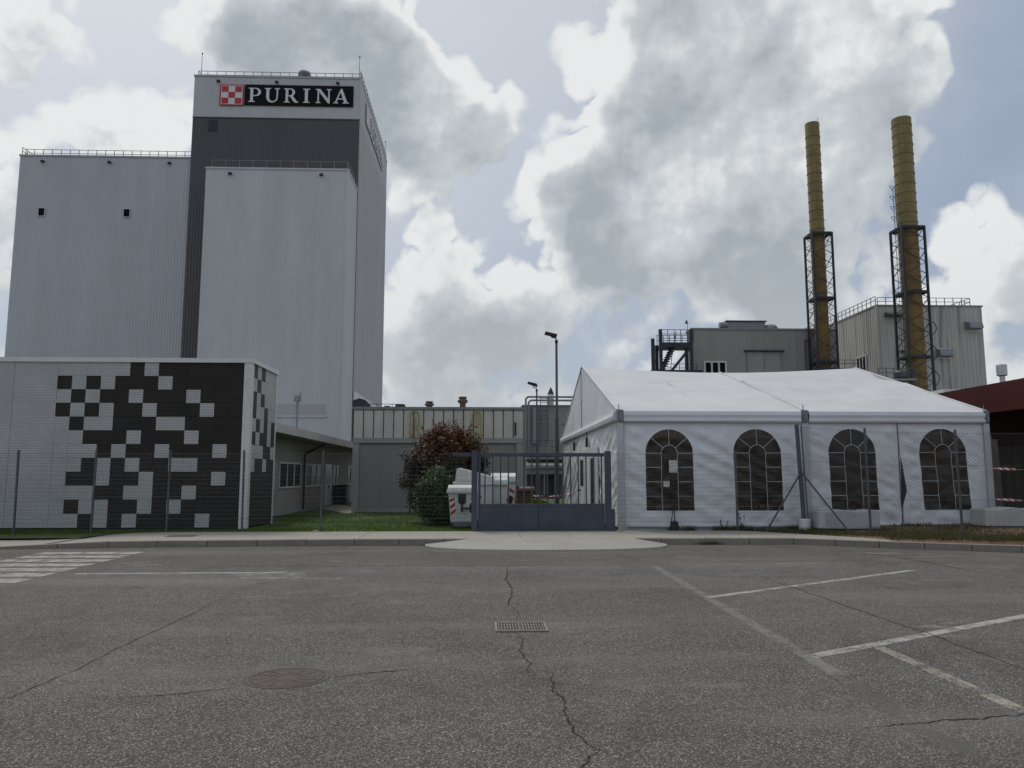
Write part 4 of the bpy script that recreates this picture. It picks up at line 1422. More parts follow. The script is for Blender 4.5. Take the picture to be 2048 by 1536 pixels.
def build_back_building():
    t = thing('plant_building', 'grey plant building with roof pipes and steel balcony behind the gate', 'building', (6, 55, 0))
    part('wall', MB().box(2.75, 14, 55, 66, 0, 6.55), 'render_grey', t)
    part('coping', MB().box(2.7, 14.05, 54.93, 66, 6.553, 6.66), 'block_grey', t)
    for z in (6.95, 7.2):
        part('roof_pipe', MB().path([(2.95, 54.6, 3.2), (2.95, 54.6, z - .15), (3.1, 54.6, z), (12, 54.6, z)] if z > 7 else [(3.15, 54.6, 3.2), (3.15, 54.6, z - .15), (3.3, 54.6, z), (12, 54.6, z)], .075, 8), 'galv', t)
    for x in (4.6, 7.5, 10):
        part('pipe_support', MB().bar((x, 54.6, 6.66), (x, 54.6, 7.2), .06), 'rail_grey', t)
    part('duct', MB().box(3.45, 3.75, 54.6, 54.98, 3.9, 6.4), 'galv', t)
    ld = MB()
    for x in (4.0, 4.5):
        ld.bar((x, 54.7, 3.9), (x, 54.7, 7.3), .05)
    lad = part('ladder', ld, 'rail_grey', t)
    for i in range(11):
        part('rung', MB().bar((4.02, 54.7, 4.1 + i * .3), (4.48, 54.7, 4.1 + i * .3), .035), 'rail_grey', lad)
    d = part('upper_door', MB().box(5.75, 7.6, 54.93, 54.998, 3.9, 5.25), 'door_white', t)
    part('lintel', MB().box(5.6, 7.75, 54.9, 54.997, 5.255, 5.4), 'block_grey', t)
    part('pictogram', MB().lathe([(.1, 0), (.12, .1), (.1, .2)], (6.35, 54.915, 4.5), n=8).box(6.2, 6.5, 54.91, 54.927, 4.1, 4.4), 'black', d)
    part('balcony', MB().box(2.85, 12, 53.6, 54.99, 3.05, 3.2), 'galv', t)
    railing(t, [(2.9, 53.65, 3.2), (12, 53.65, 3.2)], .85, .45, 'rail_grey', .02)
    part('canopy', MB().box(2.9, 9, 52.8, 54.9, 2.75, 2.9), 'galv', t)
    part('duct_main', MB().tube((2.9, 53.2, 2.35), (5.7, 53.2, 2.35), .27, n=18).tube((5.7, 53.2, 2.35), (6.0, 53.2, 1.9), .27, .2, n=18), 'stainless', t)
    part('beam', MB().box(2.85, 9, 53.3, 53.5, 1.75, 2.05), 'galv', t)
    for a, b in ((3.0, 4.1), (4.2, 5.4), (5.6, 6.6)):
        part('doorway', MB().box(a, b, 54.95, 54.996, .1, 1.73), 'door_dark', t)
    for x in (2.87, 4.12, 5.44):
        part('column', MB().box(x, x + .08, 53.35, 53.45, .06, 1.748), 'galv', t)
    v = thing('roof_ventilator', 'small pale roof ventilator with pointed cap behind the lamp post', 'vent', (4.9, 56.5, 6.66))
    part('pipe', MB().lathe([(.22, 0), (.22, .7), (.26, .75), (.2, .95)], n=12), 'stainless', v, local=True)
    part('cap', MB().lathe([(.24, .95), (.16, 1.15), (.02, 1.45)], n=12), 'steel_dark', v, local=True)


build_back_building()

# ================================================================== BUILDINGS, RIGHT
def build_grey_hall():
    t = thing('grey_hall', 'grey rendered hall with a large panelled door behind the tent', 'building', (33, 100, 0))
    X0, X1, Y0, Y1, ZT = 26.1, 44.5, 95.0, 97.5, 19.9
    part('wall', MB().box(X0, X1, Y0, Y1, 0, ZT), 'render_grey', t)
    part('coping', MB().box(X0 - .12, X1 + .1, Y0 - .1, Y1 + .1, ZT + .003, ZT + .25), 'block_grey', t)
    k = 95 / 92
    window(t, 'y', Y0, 27.45, 30.35, 14.0, 15.95, 3, .15, 'frame_white', 'glass_dark', .22)
    d = part('loading_door', MB().box(32.9, 37.35, Y0 - .1, Y0 - .004, 14.0, 17.15), 'block_trim', t)
    for a in (32.9, 35.08, 37.2):
        part('stile', MB().box(a, a + .15, Y0 - .16, Y0 - .105, 14.0, 17.1), 'block_grey', d)
    part('hood', MB().box(32.6, 37.65, Y0 - .45, Y0 - .005, 17.16, 17.3), 'steel_dark', d)
    part('downpipe', MB().path([(40.4, Y0 - .15, 14), (40.4, Y0 - .15, 18.6), (40.9, Y0 - .15, 18.6), (40.9, Y0 - .15, 14)], .07, 6), 'rail_grey', t)
    u = thing('roof_unit', 'flat ventilation unit on the roof of the grey hall', 'roof unit', (33.4, 96.2, ZT + .25))
    part('case', MB().box(-2.6, 2.3, -.6, .9, 0, .95), 'galv', u, local=True, bevel=.05)
    part('cover', MB().box(-2.75, 2.45, -.75, 1.0, .955, 1.1), 'rail_grey', u, local=True)
    part('side_duct', MB().lathe([(1.0, 0), (.95, .35), (.7, .62), (.2, .75)], (3.1, 0, 0), n=14), 'galv', u, local=True)
    part('fan_box', MB().tube((-3.6, -.6, .45), (-2.65, -.6, .45), .42, n=12), 'galv', u, local=True)
    part('fan_foot', MB().box(-3.5, -2.8, -.5, .5, 0, .2), 'rail_grey', u, local=True)
    # outside stair
    s = thing('stair_tower', 'dark steel outside staircase against the grey hall', 'staircase', (22.5, 92, 0))
    yf, yb = 91.2, 93.4
    for (x, y, z) in ((20.25, yf, 18.05), (21.2, yf, 19.2), (24.9, yf, 19.2), (21.2, yb, 17.6), (24.9, yb, 17.6)):
        part('column', MB().box(x - .19, x + .19, y - .19, y + .19, 0, z), 'steel_dark', s)
    part('platform', MB().box(21.4, 24.7, yf - .15, yb + .2, 17.0, 17.6), 'steel_dark', s)
    railing(s, [(21.3, yf - .1, 17.6), (25.2, yf - .1, 17.6)], 1.55, .85, 'steel_dark', .04, (1.0, .66, .33))
    railing(s, [(21.3, yb + .1, 17.6), (25.2, yb + .1, 17.6)], 1.3, .85, 'steel_dark', .04, (1.0, .5))
    for y in (yf + .35, yf + 1.45):
        part('stringer', MB().bar((20.6, y, 12.6), (22.9, y, 17.3), .1, .3), 'steel_dark', s)
    st = s
    for i in range(15):
        x, z = 20.75 + i * .147, 12.95 + i * .3
        part('tread', MB().box(x - .3, x + .45, yf + .35, yf + 1.45, z, z + .07), 'steel_dark', st)
    part('handrail', MB().path([(20.3, yf + .3, 13.4), (20.5, yf + .3, 15.0), (21.3, yf + .3, 17.9)], .04, 6), 'steel_dark', s)
    part('handrail', MB().path([(22.3, yf + .3, 13.6), (22.8, yf + .3, 17.3), (23.2, yf + .3, 19.0)], .05, 6), 'steel_dark', s)
    part('brace', MB().bar((22.0, yf, 13.6), (24.75, yf, 16.95), .34, .3), 'steel_dark', s)
    part('landing', MB().box(20.0, 26.2, yf - .2, yb + .3, 13.9, 14.25), 'steel_dark', s)
    railing(s, [(22.6, yb + .2, 14.25), (26.2, yb + .2, 14.25)], 1.1, .8, 'steel_dark', .035)
    part('horn', MB().tube((24.5, yf, 19.1), (24.5, yf, 20.3), .035, n=6).lathe([(.22, 0), (.02, .45)], (24.42, yf, 19.95), n=8), 'black', s)


build_grey_hall()


def build_streaked_hall():
    t = thing('streaked_hall', 'tall beige metal hall with dirty vertical streaks and roof railing', 'building', (55, 100, 0))
    X0, X1, Y0, Y1, ZT = 48.3, 61.6, 92.0, 116, 22.45
    part('front_cladding', corrugated((X0, Y0), (X1, Y0), 0, ZT, .5, .05), 'clad_beige', t)
    part('left_cladding', corrugated((X0, Y1), (X0, Y0), 0, ZT, .5, .05), 'clad_beige', t)
    part('right_cladding', MB().quad((X1, Y0, 0), (X1, Y1, 0), (X1, Y1, ZT), (X1, Y0, ZT)), 'clad_beige', t)
    part('corner_flashing', MB().box(X0 - .12, X0 + .12, Y0 - .12, Y0 + .12, 0, ZT - .003), 'fascia', t)
    part('roof', MB().box(X0 - .12, X1 + .12, Y0 - .12, Y1, ZT, ZT + .18), 'block_grey', t)
    zr = ZT + .18
    railing(t, [(X0 + .05, Y1 - .2, zr), (X0 + .05, Y0 + .2, zr)], 1.1, 1.1, r=.04)
    railing(t, [(X0 + .6, Y0 + .8, zr), (X1 - .9, Y0 + .8, zr), (X1 - .9, Y0 + 6, zr)], 1.1, 1.1, r=.04)
    window(t, 'nx', X0 - .05, 94.9, 97.5, 14.2, 16.9, 3, .12, 'frame_white', 'glass_dark', .18)
    for x, z in ((59.4, 19.5), (55.5, 16.05)):
        h = part('vent_hood', MB().prism([[(0, 1.1), (.75, .85), (.95, .3), (.95, .12), (0, 0)]], lambda a, b, w: (x + w, Y0 - .05 - a, z + b), 1.65), 'galv', t)
        part('flange', MB().box(x - .12, x + 1.77, Y0 - .10, Y0 - .052, z - .12, z + 1.2), 'stainless', h)
    cn = part('door_canopy', MB().prism([[(0, .55), (1.3, .1), (1.3, 0), (0, 0)]], lambda a, b, w: (49.3 + w, Y0 - .06 - a, 21.1 + b), 2.3), 'rail_grey', t)
    part('wall_lamp', MB().box(51.0, 51.5, Y0 - .5, Y0 - .06, 16.6, 16.9), 'black', t)


build_streaked_hall()


def build_low_shed():
    t = thing('low_shed', 'low pale shed with white roof edge behind the tent', 'shed', (60, 72, 0))
    part('wall', MB().box(42.8, 90, 70, 78, 0, 9.25), 'clad_pale', t)
    part('roof', MB().box(42.5, 90.3, 69.7, 78.3, 9.26, 9.62), 'trim_white', t)


build_low_shed()


def lattice_chimney(label, x0, x1, y0, y1, ztop, rings, cr, cz, cx, cy, bands, ladder, grp):
    t = thing('chimney_stack', label, 'chimney', ((x0 + x1) / 2, (y0 + y1) / 2, 0), group=grp)
    # flue: cylinder with slightly raised flanges
    zmid = ztop
    part('flue_lower', MB().lathe([(cr * .97, 0), (cr * .97, zmid)], (cx, cy, 0), n=28, cap=False), 'chimney_low', t, smooth=True)
    part('flue', MB().lathe([(cr, zmid + .002), (cr, cz), (cr - .06, cz), (cr - .06, cz - 1.5)], (cx, cy, 0), n=28, cap=False), 'chimney', t, smooth=False)
    z = zmid + .6
    while z < cz - .8:
        part('flange', MB().lathe([(cr + .01, -.05), (cr + .055, -.03), (cr + .055, .03), (cr + .01, .05)], (cx, cy, z), n=28, cap=False), 'chimney', t)
        z += bands
    z = zmid - 1.0
    while z > 10:
        part('flange', MB().lathe([(cr * .97 + .005, -.05), (cr + .03, -.03), (cr + .03, .03), (cr * .97 + .005, .05)], (cx, cy, z), n=28, cap=False), 'chimney_low', t)
        z -= bands * 1.35
    C4 = [(x0, y0), (x1, y0), (x1, y1), (x0, y1)]
    for x, y in C4:
        part('leg', MB().box(x - .11, x + .11, y - .11, y + .11, 0, ztop), 'steel_dark', t)
    for z in rings:
        for a, b in zip(C4, C4[1:] + C4[:1]):
            part('ring_beam', MB().bar((a[0], a[1], z), (b[0], b[1], z), .2, .26), 'steel_dark', t)
        pl = [(x0 + .1, y0 + .1), (x1 - .1, y0 + .1), (x1 - .1, y1 - .1), (x0 + .1, y1 - .1)]
        hole = [(cx + (cr + .03) * math.cos(2 * math.pi * i / 20), cy + (cr + .03) * math.sin(2 * math.pi * i / 20)) for i in range(20)]
        part('collar_plate', MB().prism([pl, hole], lambda a, b, w: (a, b, z - .05 + w), .06), 'steel_dark', t)
    seq = sorted(rings + [ztop])
    lo = 10.5
    for i, (a, b) in enumerate(zip(C4, C4[1:] + C4[:1])):
        z = ztop - .1; k = 0
        while z > lo:
            zn = z - 1.35
            p, q = (a, b) if k % 2 == 0 else (b, a)
            part('lattice_brace', MB().bar((p[0], p[1], z), (q[0], q[1], zn), .07), 'steel_dark', t)
            z = zn; k += 1
    if ladder:
        lx, ly = cx - cr - .35, cy - .1
        mb = MB()
        for s in (-.22, .22):
            mb.bar((lx, ly + s, 12), (lx, ly + s, 34.3), .05)
        ld = part('ladder', mb, 'rail_grey', t)
        for i in range(14):
            zz = 30.2 + i * .3
            part('rung', MB().bar((lx, ly - .22, zz), (lx, ly + .22, zz), .04), 'rail_grey', ld)
        for zz in (30.4, 31.6, 32.8, 34.0):
            arc = [(lx - .45 * math.sin(math.pi * k / 8), ly - .3 * math.cos(math.pi * k / 8), zz + .4 * math.sin(math.pi * k / 8)) for k in range(9)]
            part('cage_hoop', MB().path(arc, .032, 6), 'rail_grey', ld)
    else:
        for i in range(16):
            zz = ztop + .9 + i * .9
            part('step_iron', MB().box(cx + cr - .02, cx + cr + .1, cy - .15, cy + .15, zz, zz + .05), 'rail_grey', t)
        part('lightning_rod', MB().tube((cx + cr - .1, cy, cz - .5), (cx + cr - .1, cy, cz + .9), .03, n=5), 'rail_grey', t)
    return t


c1 = lattice_chimney('slimmer ochre chimney in a lattice frame, left of the pair', 40.75, 43.2, 92, 94.4, 31.85, [31.75, 23.5, 15.5], .87, 46.5, 41.9, 93.2, 1.22, False, 'pair of lattice chimneys')
c2 = lattice_chimney('thicker ochre chimney with ladder cage, right of the pair', 46.46, 49.02, 82, 84.4, 29.4, [29.3, 21.9, 14.65], 1.05, 42.4, 47.85, 83.2, 1.15, True, 'pair of lattice chimneys')


def platforms():
    part('service_platform', MB().box(39.9, 45.6, 90.6, 91.85, 14.35, 14.5), 'steel_dark', c1)
    railing(c1, [(39.9, 90.6, 14.5), (45.6, 90.6, 14.5)], 1.0, 1.1, 'steel_dark', .035)
    part('service_platform', MB().box(42.2, 46.3, 80.6, 82.0, 11.8, 12.0), 'galv', c2)
    railing(c2, [(42.2, 80.6, 12.0), (46.3, 80.6, 12.0)], 1.1, .8, 'rail_grey', .04)
    part('walkway', MB().box(42.2, 46.3, 82.05, 82.6, 10.8, 11.5), 'steel_dark', c2)
    part('fan_housing', MB().lathe([(.5, 0), (.75, .2), (.75, .7), (.4, .95)], (45.0, 81.3, 12.0), n=14), 'rail_grey', c2)
    part('cable', MB().path([(49.3, 82.1, 19 - i * .35) if False else (49.25 + .42 * math.sin(i * .9), 81.95, 18.5 - i * .4) for i in range(20)], .05, 5), 'steel_dark', c2)


platforms()


def build_red_canopy():
    t = thing('red_canopy', 'dark red canopy building with boarded wall right of the tent', 'building', (19, 27, .1))
    xf = 17.0
    part('fascia', MB().box(xf, xf + .12, 17, 36, 3.72, 4.68), 'red_fascia', t)
    part('roof', MB().box(xf + .125, 44, 17, 60, 4.5, 4.66), 'red_fascia', t)
    part('soffit', MB().box(xf + .125, 44, 17, 60, 3.9, 4.495), 'red_dark', t)
    part('inner_wall', MB().box(20.3, 20.5, 17, 60, .1, 3.895), 'red_dark', t)
    for i in range(40):
        y = 19.0 + i * .42
        part('board', MB().box(20.22 + random.uniform(-.012, .012), 20.295, y, y + .405, .2, 2.75), 'wood_grey', t)
    for y in (23.0, 29.0, 35.0):
        part('column', MB().box(17.4, 17.6, y, y + .2, .1, 3.895), 'red_dark', t)
    p = thing('timber_post', 'weathered grey boards leaning at the right end of the tent', 'boards', (15.0, 22.6, .2))
    for i in range(3):
        part('board', MB().bar((.16 * i, .02 * i, 0), (.16 * i - .02, .1, 2.5 + .1 * (i % 2)), .14, .04, up=(0, 1, 0)), 'wood_grey', p, local=True)
    v = thing('steel_flue', 'shiny steel flue with wide cap above the red roof', 'flue', (31.1, 45, 4.66))
    part('pipe', MB().lathe([(.15, 0), (.15, 2.9)], n=18), 'stainless', v, local=True, smooth=False)
    part('cap', MB().lathe([(.17, 2.9), (.29, 2.95), (.29, 3.55), (.27, 3.6), (.08, 3.62)], n=20), 'stainless', v, local=True)
    v = thing('roof_cowl', 'low pale cowl on the red roof at the right edge', 'vent', (34.0, 45, 4.66))
    part('stem', MB().lathe([(.35, 0), (.35, 2.9)], n=14), 'galv', v, local=True)
    part('hood', MB().box(-1.0, 1.0, -.6, .6, 2.91, 3.15), 'fascia', v, local=True)
    for z, lab in ((1.82, 'upper red and white barrier tape right of the tent'), (0.98, 'lower red and white barrier tape right of the tent')):
        mb = MB(); n = 34
        vs_ = []
        for i in range(n + 1):
            s = i / n
            x = 13.95 + 4.6 * s; y = 20.9 - 1.2 * s
            zz = z - .10 * math.sin(math.pi * s) + (0.03 * s)
            a = s * 19.0
            w = .035
            vs_ += [(x, y - w * math.cos(a), zz - w * math.sin(a)), (x, y + w * math.cos(a), zz + w * math.sin(a))]
        mb.add(vs_, [(2 * i, 2 * i + 2, 2 * i + 3, 2 * i + 1) for i in range(n)])
        o = part('barrier_tape', mb, 'tape', None, fixn=False)
        tag(o, lab, 'barrier tape', 'barrier tapes')
    s = thing('tape_stake', 'thin steel stake holding the barrier tapes at the right edge', 'stake', (18.55, 19.7, 0.1))
    part('rod', MB().tube((0, 0, 0), (0, 0, 2.0), .02, n=6), 'post', s, local=True)


build_red_canopy()

# ================================================================== THE TENT
TX0, TX1, TXM, TY0, TYM, TY1 = 3.75, 14.2, 8.98, 21.4, 28.95, 36.5
ZE, ZRID = 3.42, 5.72


def tent_noise(x, z, seed=0.0):
    # folds: broad billow, sharp diagonal gathers, small horizontal puckers
    rd = lambda p: 1 - 2 * abs(mnoise.noise(p))
    a = mnoise.noise((x * 0.8 + seed, z * 0.8, seed))
    b = rd((x * 1.3 + z * 2.9 + seed, (x - z) * 0.22, 7 + seed))
    c = rd((x * 2.0 - z * 3.4 + seed, (x + z) * 0.25, 3 + seed))
    d = mnoise.noise((x * 1.6, z * 6.0, 3 + seed))
    return .03 * a + .052 * b + .030 * c + .012 * d


def wall_panel(parent, fn, u0, u1, z0, z1, wins, seed, name='side_wall', wname='arched_window'):
    """fabric wall with arched openings; fn(u, z, d) -> world, d = distance proud of the wall plane"""
    pts, edges = [], []
    step = 0.075
    nu, nz = int((u1 - u0) / step), int((z1 - z0) / step)
    outl = []
    for (c, hw, zb, zt, skew) in wins:
        sp = zt - hw
        o = [(c - hw + skew * 0, zb), (c + hw, zb)]
        nseg = 9
        o = [(c - hw + 2 * hw * i / 10, zb) for i in range(11)] + [(c + hw, zb + (sp - zb) * i / 12) for i in range(1, 13)]
        o += [(c + hw * math.cos(math.pi * i / 24), sp + hw * math.sin(math.pi * i / 24)) for i in range(1, 25)]
        o += [(c - hw, sp - (sp - zb) * i / 12) for i in range(1, 12)]
        o = [(u + skew * (zt - z), z) for u, z in o]
        outl.append(o)

    def inside(p, poly):
        r_ = False; j = len(poly) - 1
        for i in range(len(poly)):
            a, b = poly[i], poly[j]
            if (a[1] > p[1]) != (b[1] > p[1]) and p[0] < (b[0] - a[0]) * (p[1] - a[1]) / (b[1] - a[1]) + a[0]:
                r_ = not r_
            j = i
        return r_

    for o in outl:
        k = len(pts)
        pts += o
        edges += [(k + i, k + (i + 1) % len(o)) for i in range(len(o))]
    for i in range(nu + 1):
        for j in range(nz + 1):
            p = (u0 + (u1 - u0) * i / nu, z0 + (z1 - z0) * j / nz)
            if all(min((p[0] - q[0]) ** 2 + (p[1] - q[1]) ** 2 for q in o) > (step * .45) ** 2 for o in outl):
                pts.append(p)
    vo, eo, fo, _, _, _ = delaunay_2d_cdt([Vector(p) for p in pts], edges, [], 0, 1e-5)

    def disp(u, z):
        fade = min(1, (u - u0) / .25, (u1 - u) / .25, (z1 - z) / .4)
        d = tent_noise(u, z, seed) * max(0, fade)
        for (c, hw, zb, zt, skew) in wins:                     # windows lie flatter
            if abs(u - c) < hw + .15 and zb - .1 < z < zt + .1:
                d *= .6
        return d
    wall, panes = MB(), [MB() for _ in wins]
    P3 = [fn(v.x, v.y, disp(v.x, v.y)) for v in vo]
    groups = [[] for _ in range(len(wins) + 1)]
    for f in fo:
        c = (sum(vo[i].x for i in f) / len(f), sum(vo[i].y for i in f) / len(f))
        g = 0
        for k, o in enumerate(outl):
            if inside(c, o):
                g = k + 1
        groups[g].append(f)
    def compact(fs):
        used = sorted({i for f in fs for i in f}); mp = {i: n for n, i in enumerate(used)}
        return [P3[i] for i in used], [tuple(mp[i] for i in f) for f in fs]
    w = part(name, MB().add(*compact(groups[0])), 'fabric', parent, smooth=True)
    for k, (c, hw, zb, zt, skew) in enumerate(wins):
        pn = part(wname, MB().add(*compact(groups[k + 1])), 'pvc', parent, smooth=True)
        sp = zt - hw

        def S(u, z, d=.008):
            u2 = u + skew * (zt - z)
            return fn(u2, z, disp(u2, z) + d)

        def muntin(pts_, wd=.0065):
            q = []
            for a, b in zip(pts_[:-1], pts_[1:]):
                n = max(1, int(math.hypot(b[0] - a[0], b[1] - a[1]) / .12))
                q += [(a[0] + (b[0] - a[0]) * i / n, a[1] + (b[1] - a[1]) * i / n) for i in range(n)]
            q.append(pts_[-1])
            mb = MB()
            P = [Vector(S(*p)) for p in q]
            for a, b in zip(P[:-1], P[1:]):
                mb.tube(a, b, wd, n=4)
            part('muntin', mb, 'trim_white', pn, fixn=False)
        iw = hw * .34
        ia = [(c + iw * math.cos(math.pi * i / 12), sp + iw * math.sin(math.pi * i / 12)) for i in range(13)]
        muntin([(c + iw, zb)] + ia + [(c - iw, zb)])
        for ang in (40, 90, 140):
            muntin([(c + iw * math.cos(R(ang)), sp + iw * math.sin(R(ang))), (c + hw * math.cos(R(ang)), sp + hw * math.sin(R(ang)))])
        for i in range(4):
            z = sp - (sp - zb) * i * .25
            for sg in (-1, 1):
                muntin([(c + sg * iw, z), (c + sg * hw, z)])
    return w


def build_tent():
    t = thing('marquee_tent', 'large white marquee tent with arched windows beside the gate', 'tent', (9, 29, .12))
    zb = .20
    hw = .665
    front = lambda u, z, d: (u, TY0 - d, z)
    wall_panel(t, front, TX0 + .13, TXM - .03, zb, 3.22, [(5.14, hw, .66, 2.90, 0.0), (7.60, hw, .66, 2.91, .012)], 1.3)
    wall_panel(t, front, TXM + .05, 11.63, zb, 3.22, [(10.28, hw, .67, 2.92, .02)], 4.1)
    wall_panel(t, front, 11.66, TX1 - .05, zb, 3.22, [(12.86, hw, .67, 2.93, .035)], 9.4)
    # parted lacing between the two right-hand sheets
    part('lacing_gap_dark', MB().prism([[(11.60, .75), (11.75, 1.2), (11.64, 2.1), (11.615, 1.4)]], lambda a, b, w: (a + .03, TY0 - .062 + w, b), .02), 'black', t)  # solid black sheet stands in for the shade inside the gap
    part('lacing_flap', MB().prism([[(11.60, .3), (11.71, .3), (11.80, 1.2), (11.71, 2.5), (11.61, 2.9)]], lambda a, b, w: (a + .07, TY0 - .03 - .03 * math.sin(b * 2) + w, b), .01), 'fabric', t)
    lf = MB().add([(4.0, TY0 - .01, .13), (14.1, TY0 - .02, .17), (14.1, TY0 - .02, .33), (4.0, TY0 - .02, .27), (4.0, TY0 - .07, .27), (14.1, TY0 - .07, .33)], [(0, 1, 2, 3), (3, 2, 5, 4), (0, 4, 5, 1)])
    part('skirt_tube', MB().tube((3.95, TY0 - .06, .245), (TXM - .1, TY0 - .06, .24), .045, n=10).tube((TXM + .1, TY0 - .06, .25), (14.1, TY0 - .06, .30), .045, n=10), 'fabric', t, smooth=True)
    part('ground_skirt', MB().box(TX0 + .1, TX1, TY0 + .01, TY0 + .03, .08, .24), 'fabric', t)
    # left gable wall
    left = lambda u, z, d: (TX0 - d, u, z)
    wall_panel(t, left, TY0 + .12, 24.3, zb, 3.25, [], 2.2, 'end_wall')
    wall_panel(t, left, 24.33, TY1 - .1, zb, 3.25, [], 6.7, 'end_wall')
    # gable triangle
    gm = MB(); n = 40; vs_ = []; m = 14
    for i in range(n + 1):
        y = TY0 + .1 + (TY1 - TY0 - .2) * i / n
        zt = ZE + (ZRID - ZE) * (1 - abs(y - TYM) / (TYM - TY0)) - .03
        for j in range(m + 1):
            z = ZE - .12 + (zt - ZE + .12) * j / m
            vs_.append((TX0 - .05 - .02 * math.sin(y * 9) * (1 - j / m) * min(1, (zt - ZE) / .5 + .1) - .015 * mnoise.noise((y * 3, z * .6, 1)), y, z))
    gm.add(vs_, [(i * (m + 1) + j, (i + 1) * (m + 1) + j, (i + 1) * (m + 1) + j + 1, i * (m + 1) + j + 1) for i in range(n) for j in range(m)])
    part('gable', gm, 'fabric', t, smooth=True)
    part('gable_seam', MB().tube((TX0 - .09, TYM, ZE - .1), (TX0 - .09, TYM, ZRID - .03), .012, n=4), 'steel_dark', t)
    part('gable_beam', MB().prism([[(0, 0), (.12, .02), (.14, .12), (.10, .24), (0, .26)]], lambda a, b, w: (TX0 - .03 - a, TY0 + .05 + w, ZE - .28 + b), TY1 - TY0 - .1), 'fabric', t)
    part('far_gable', MB().prism([[(TY0 + .1, .2), (TY1 - .1, .2), (TY1 - .1, ZE), (TYM, ZRID - .05), (TY0 + .1, ZE)]], lambda a, b, w: (TX1 - w, a, b), .03), 'fabric', t)
    part('rear_wall', MB().box(TX0 + .1, TX1 - .1, TY1 - .04, TY1, .2, ZE), 'fabric', t)
    # roof: two bays each slope, ridge sags a little towards the middle frame
    def roof(sgn, xa, xb, seed):
        nu, nv = 46, 36
        vs_ = []
        for i in range(nu + 1):
            s = i / nu; x = xa + (xb - xa) * s
            for j in range(nv + 1):
                v = j / nv
                y = TYM + sgn * (TYM - TY0 + .04) * v
                z = ZRID + (ZE - ZRID) * v
                mid = (x - TX0) / (TX1 - TX0)
                z -= .20 * math.sin(math.pi * mid) * (1 - v) ** 1.3            # ridge dip
                z -= .055 * math.sin(math.pi * s) * math.sin(math.pi * v)       # membrane sag
                z += (.05 * mnoise.noise((x * .45 + seed, v * 4.0, seed)) + .022 * mnoise.noise((x * .9, v * 11.0, seed)) + .012 * mnoise.noise((x * 2.5, v * 5.0, seed))) * math.sin(math.pi * v) * (2.0 if seed > 4 else 1.0)
                vs_.append((x, y, z))
        mb = MB().add(vs_, [(i * (nv + 1) + j, (i + 1) * (nv + 1) + j, (i + 1) * (nv + 1) + j + 1, i * (nv + 1) + j + 1) for i in range(nu) for j in range(nv)])
        part('roof_sheet', mb, 'fabric_roof', t, smooth=True)
    for sgn in (-1, 1):
        roof(sgn, TX0 - .06, TXM - .03, 2.0)
        roof(sgn, TXM + .03, TX1 + .08, 5.0)
    def roofz(x, v):
        mid = (x - TX0) / (TX1 - TX0)
        return ZRID + (ZE - ZRID) * v - .20 * math.sin(math.pi * mid) * (1 - v) ** 1.3
    for x, w in ((TX0 - .02, .11), (TXM, .05), (TX1 + .03, .08)):
        P = [(x, TYM + s * (TYM - TY0), roofz(x, abs(s)) + .012) for s in [k / 8 - 1 for k in range(17)]]
        mb = MB()
        for a, b in zip(P[:-1], P[1:]):
            mb.bar(a, b, w, .05)
        part('rafter_cover', mb, 'fabric_roof', t)
    part('roof_seam', MB().path([(6.35, TYM + s * (TYM - TY0), roofz(6.35, -s) + .004 - .055 * math.sin(math.pi * -s)) for s in [-k / 10 for k in range(3, 10)]], .010, 4), 'clad_band', t)
    # valance
    for xa, xb in ((TX0 + .12, TXM - .11), (TXM + .11, TX1 - .06)):
        nv = 50
        prof = [(.03, ZE + .03), (.10, ZE - .02), (.125, ZE - .12), (.10, ZE - .21), (.115, ZE - .23), (.115, ZE - .30), (.03, ZE - .31)]
        vs_ = []
        for i in range(nv + 1):
            x = xa + (xb - xa) * i / nv
            for d, z in prof:
                vs_.append((x, TY0 - d - .004 * mnoise.noise((x * 2, z * 4, 0)), z + .004 * mnoise.noise((x * 1.2, 0, 5))))
        k = len(prof)
        part('valance', MB().add(vs_, [(i * k + j, (i + 1) * k + j, (i + 1) * k + j + 1, i * k + j + 1) for i in range(nv) for j in range(k - 1)]), 'fabric', t, smooth=False)
        part('valance_hem', MB().box(xa, xb, TY0 - .105, TY0 - .03, ZE - .335, ZE - .312), 'clad_side', t)
    # frame
    for x in (TX0 + .03, TXM, TX1 - .02):
        for y in (TY0 + .02, TY1 - .08):
            part('leg', MB().box(x - .085, x + .085, y - .09, y + .08, .1, ZE - .34), 'alu', t)
        part('eave_bracket', MB().box(x - .075, x + .075, TY0 - .11, TY0 + .05, ZE - .31, ZE + .02).box(x - .03, x + .05, TY0 - .15, TY0 - .11, ZE - .25, ZE - .08).tube((x - .03, TY0 - .05, ZE), (x - .03, TY0 - .05, ZE + .17), .014, n=6), 'galv', t)
        part('base_plate', MB().box(x - .17, x + .17, TY0 - .16, TY0 + .15, .095, .125), 'rust', t)
    # entrance in the end wall
    d = part('entrance_frame', MB().box(TX0 - .12, TX0 - .065, 24.9, 29.6, .15, 2.55), 'door_white', t)
    for a in (25.15, 26.5, 28.0):
        part('door_leaf', MB().box(TX0 - .14, TX0 - .121, a, a + 1.2, .2, 2.3), 'door_white', d)
    part('door_glass', MB().box(TX0 - .15, TX0 - .142, 25.3, 26.2, .3, 2.2), 'glass_dark', d)
    part('door_glass', MB().box(TX0 - .15, TX0 - .142, 28.15, 29.05, 1.25, 2.2), 'glass_dark', d)
    part('door_handle', MB().box(TX0 - .24, TX0 - .142, 29.0, 29.15, 1.05, 1.12), 'black', d)
